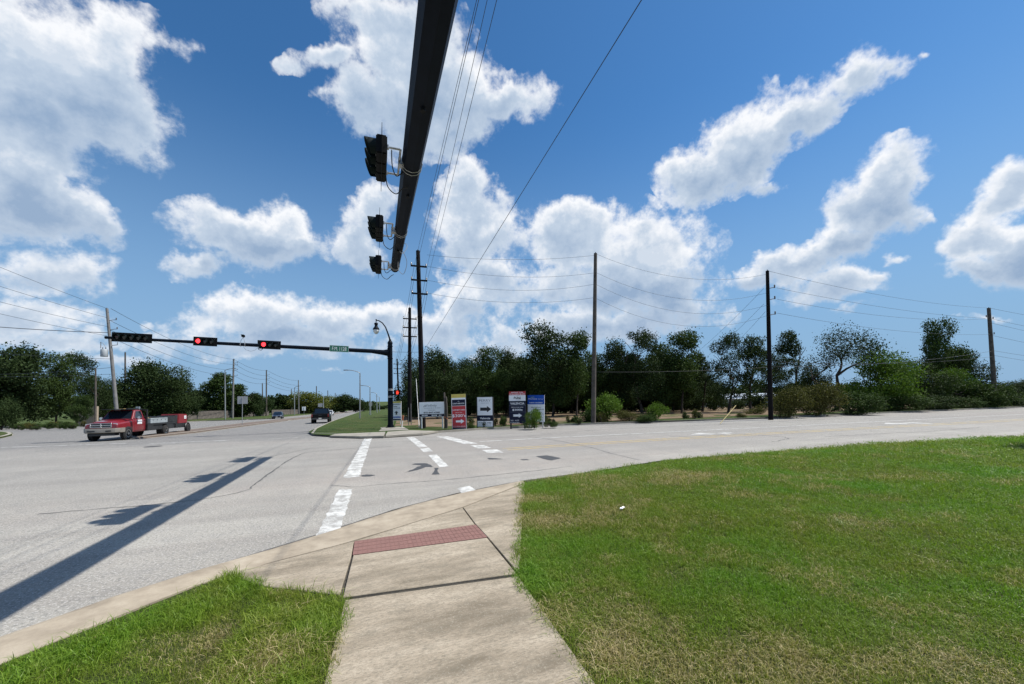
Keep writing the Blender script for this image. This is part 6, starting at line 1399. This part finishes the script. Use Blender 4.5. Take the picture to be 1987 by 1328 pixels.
z = [_ln(x, y) for x, y in P_]
pat = .5+.5*np.sin(P_[:,0]*.9+1)*np.sin(P_[:,1]*1.1+.3)
ed = np.array([seg_dist(Vector((x, y)), NEAR) for x, y in P_]); hs = (.75+.5*pat)*rng.uniform(.7,1.25,len(P_))*np.clip(.45+ed*.5,0,1); dr = dryness(P_[:,0], P_[:,1]); hs *= 1-.25*np.clip(dr,0,1)
scatter('lawn_grass', 'mown green lawn with dry straw patches right of the sidewalk', np.column_stack([P_, z]).tolist(), np.column_stack([s*rng.uniform(.85,1.2,len(s)), s*rng.uniform(.85,1.2,len(s)), hs*np.sqrt(s)]), rng.uniform(0,6.28,len(s)), dr, SHORT)
P_, d, s, rng = lawn_points(lawnL, (-5, 1, 1.5, 7), lambda d: 170, lambda d: np.ones(len(d))*.9, 2)
ke = np.array([seg_dist(Vector((x, y)), backl) for x, y in P_]); k_ = ke > .14; P_, s = P_[k_], s[k_]
z = [_ln(x, y) for x, y in P_]; dr = dryness(P_[:,0], P_[:,1])
scatter('lawn_grass', 'short lawn grass between kerb and sidewalk on the left', np.column_stack([P_, z]).tolist(), np.column_stack([s*rng.uniform(.8,1.2,len(s)), s*rng.uniform(.8,1.2,len(s)), s*rng.uniform(.6,1.2,len(s))]), rng.uniform(0,6.28,len(s)), dr, SHORT)
# longer tufts along kerb and sidewalk edges and scattered in the lawn
def near_line(line, n, lo, hi, rng):
    L_ = resample(line, 200); idx = rng.integers(0, 198, n); out = []
    for i in idx:
        a, b = L_[i], L_[i+1]; t = (b-a).normalized(); q = a+(b-a)*rng.random()+Vector((t.y,-t.x))*rng.uniform(lo, hi); out.append((q.x, q.y))
    return np.array(out)
rng = np.random.default_rng(9)
tl_ = np.concatenate([near_line(backl[2:7], 420, .20, .75, rng), near_line([SW_L+mid_dir*.8, jl], 420, -.75, -.05, rng)*1.0, near_line([GN_(440,1113), GN_(510,1138), GN_(660,1155)], 40, .05, .3, rng)])
tl_ = tl_[in_poly([(p[0], p[1]) for p in lawnL], tl_[:,0], tl_[:,1])]
sc_ = rng.uniform(.55,1.1,len(tl_)); scatter('long_grass', 'longer lush grass along the kerb and left sidewalk edge', [(x, y, _ln(x, y)) for x, y in tl_], np.column_stack([sc_, sc_, sc_*rng.uniform(.6,1.0,len(sc_))]), rng.uniform(0,6.28,len(sc_)), dryness(tl_[:,0], tl_[:,1])*.3, TALL)
tr = near_line([jr+mid_dir*2.2, jr]+list(reversed(flare)), 260, .02, .35, rng); x_, y_ = rng.uniform(1,14,700), rng.uniform(2,10,700); tr = np.concatenate([tr, np.column_stack([x_, y_])])
tr = tr[in_poly([(p[0], p[1]) for p in lawnR], tr[:,0], tr[:,1])]; sc_ = rng.uniform(.4,.8,len(tr))
scatter('long_grass', 'taller grass tufts scattered in the right-hand lawn', [(x, y, _ln(x, y)) for x, y in tr], np.column_stack([sc_*1.4, sc_*1.4, sc_*.8]), rng.uniform(0,6.28,len(sc_)), np.where((np.sin(tr[:,0]*1.7+2)*np.sin(tr[:,1]*2.3) > .2) & (tr[:,0] > 3.6), -.35, dryness(tr[:,0], tr[:,1])*.9), TALL)
# crumpled white litter on the lawn
c = GN_(1207,993); t = thing('litter', 'crumpled white scrap of litter lying on the lawn', 'litter', (c.x, c.y, nz(c.x, c.y)+.05), R(25)); t.scale = (.62,.62,.5)
mb = MB(); rr = random.Random(3); mb.loft([[(x, math.cos(a)*w*rr.uniform(.7,1.2), .02+math.sin(a)*w*.7*rr.uniform(.6,1.3)) for a in [i*math.pi/4 for i in range(8)]] for x, w in ((-.09,.008),(-.07,.035),(-.02,.045),(.02,.02),(.06,.032),(.10,.03),(.13,.006))]); mb.build('paper', 'litter_white', t)
mb = MB(); mb.add([(.03,.01,.03),(.12,.07,.035),(.13,.01,.045),(.08,-.05,.03)], [(0,1,2,3)]); mb.build('flap', 'litter_white', t)
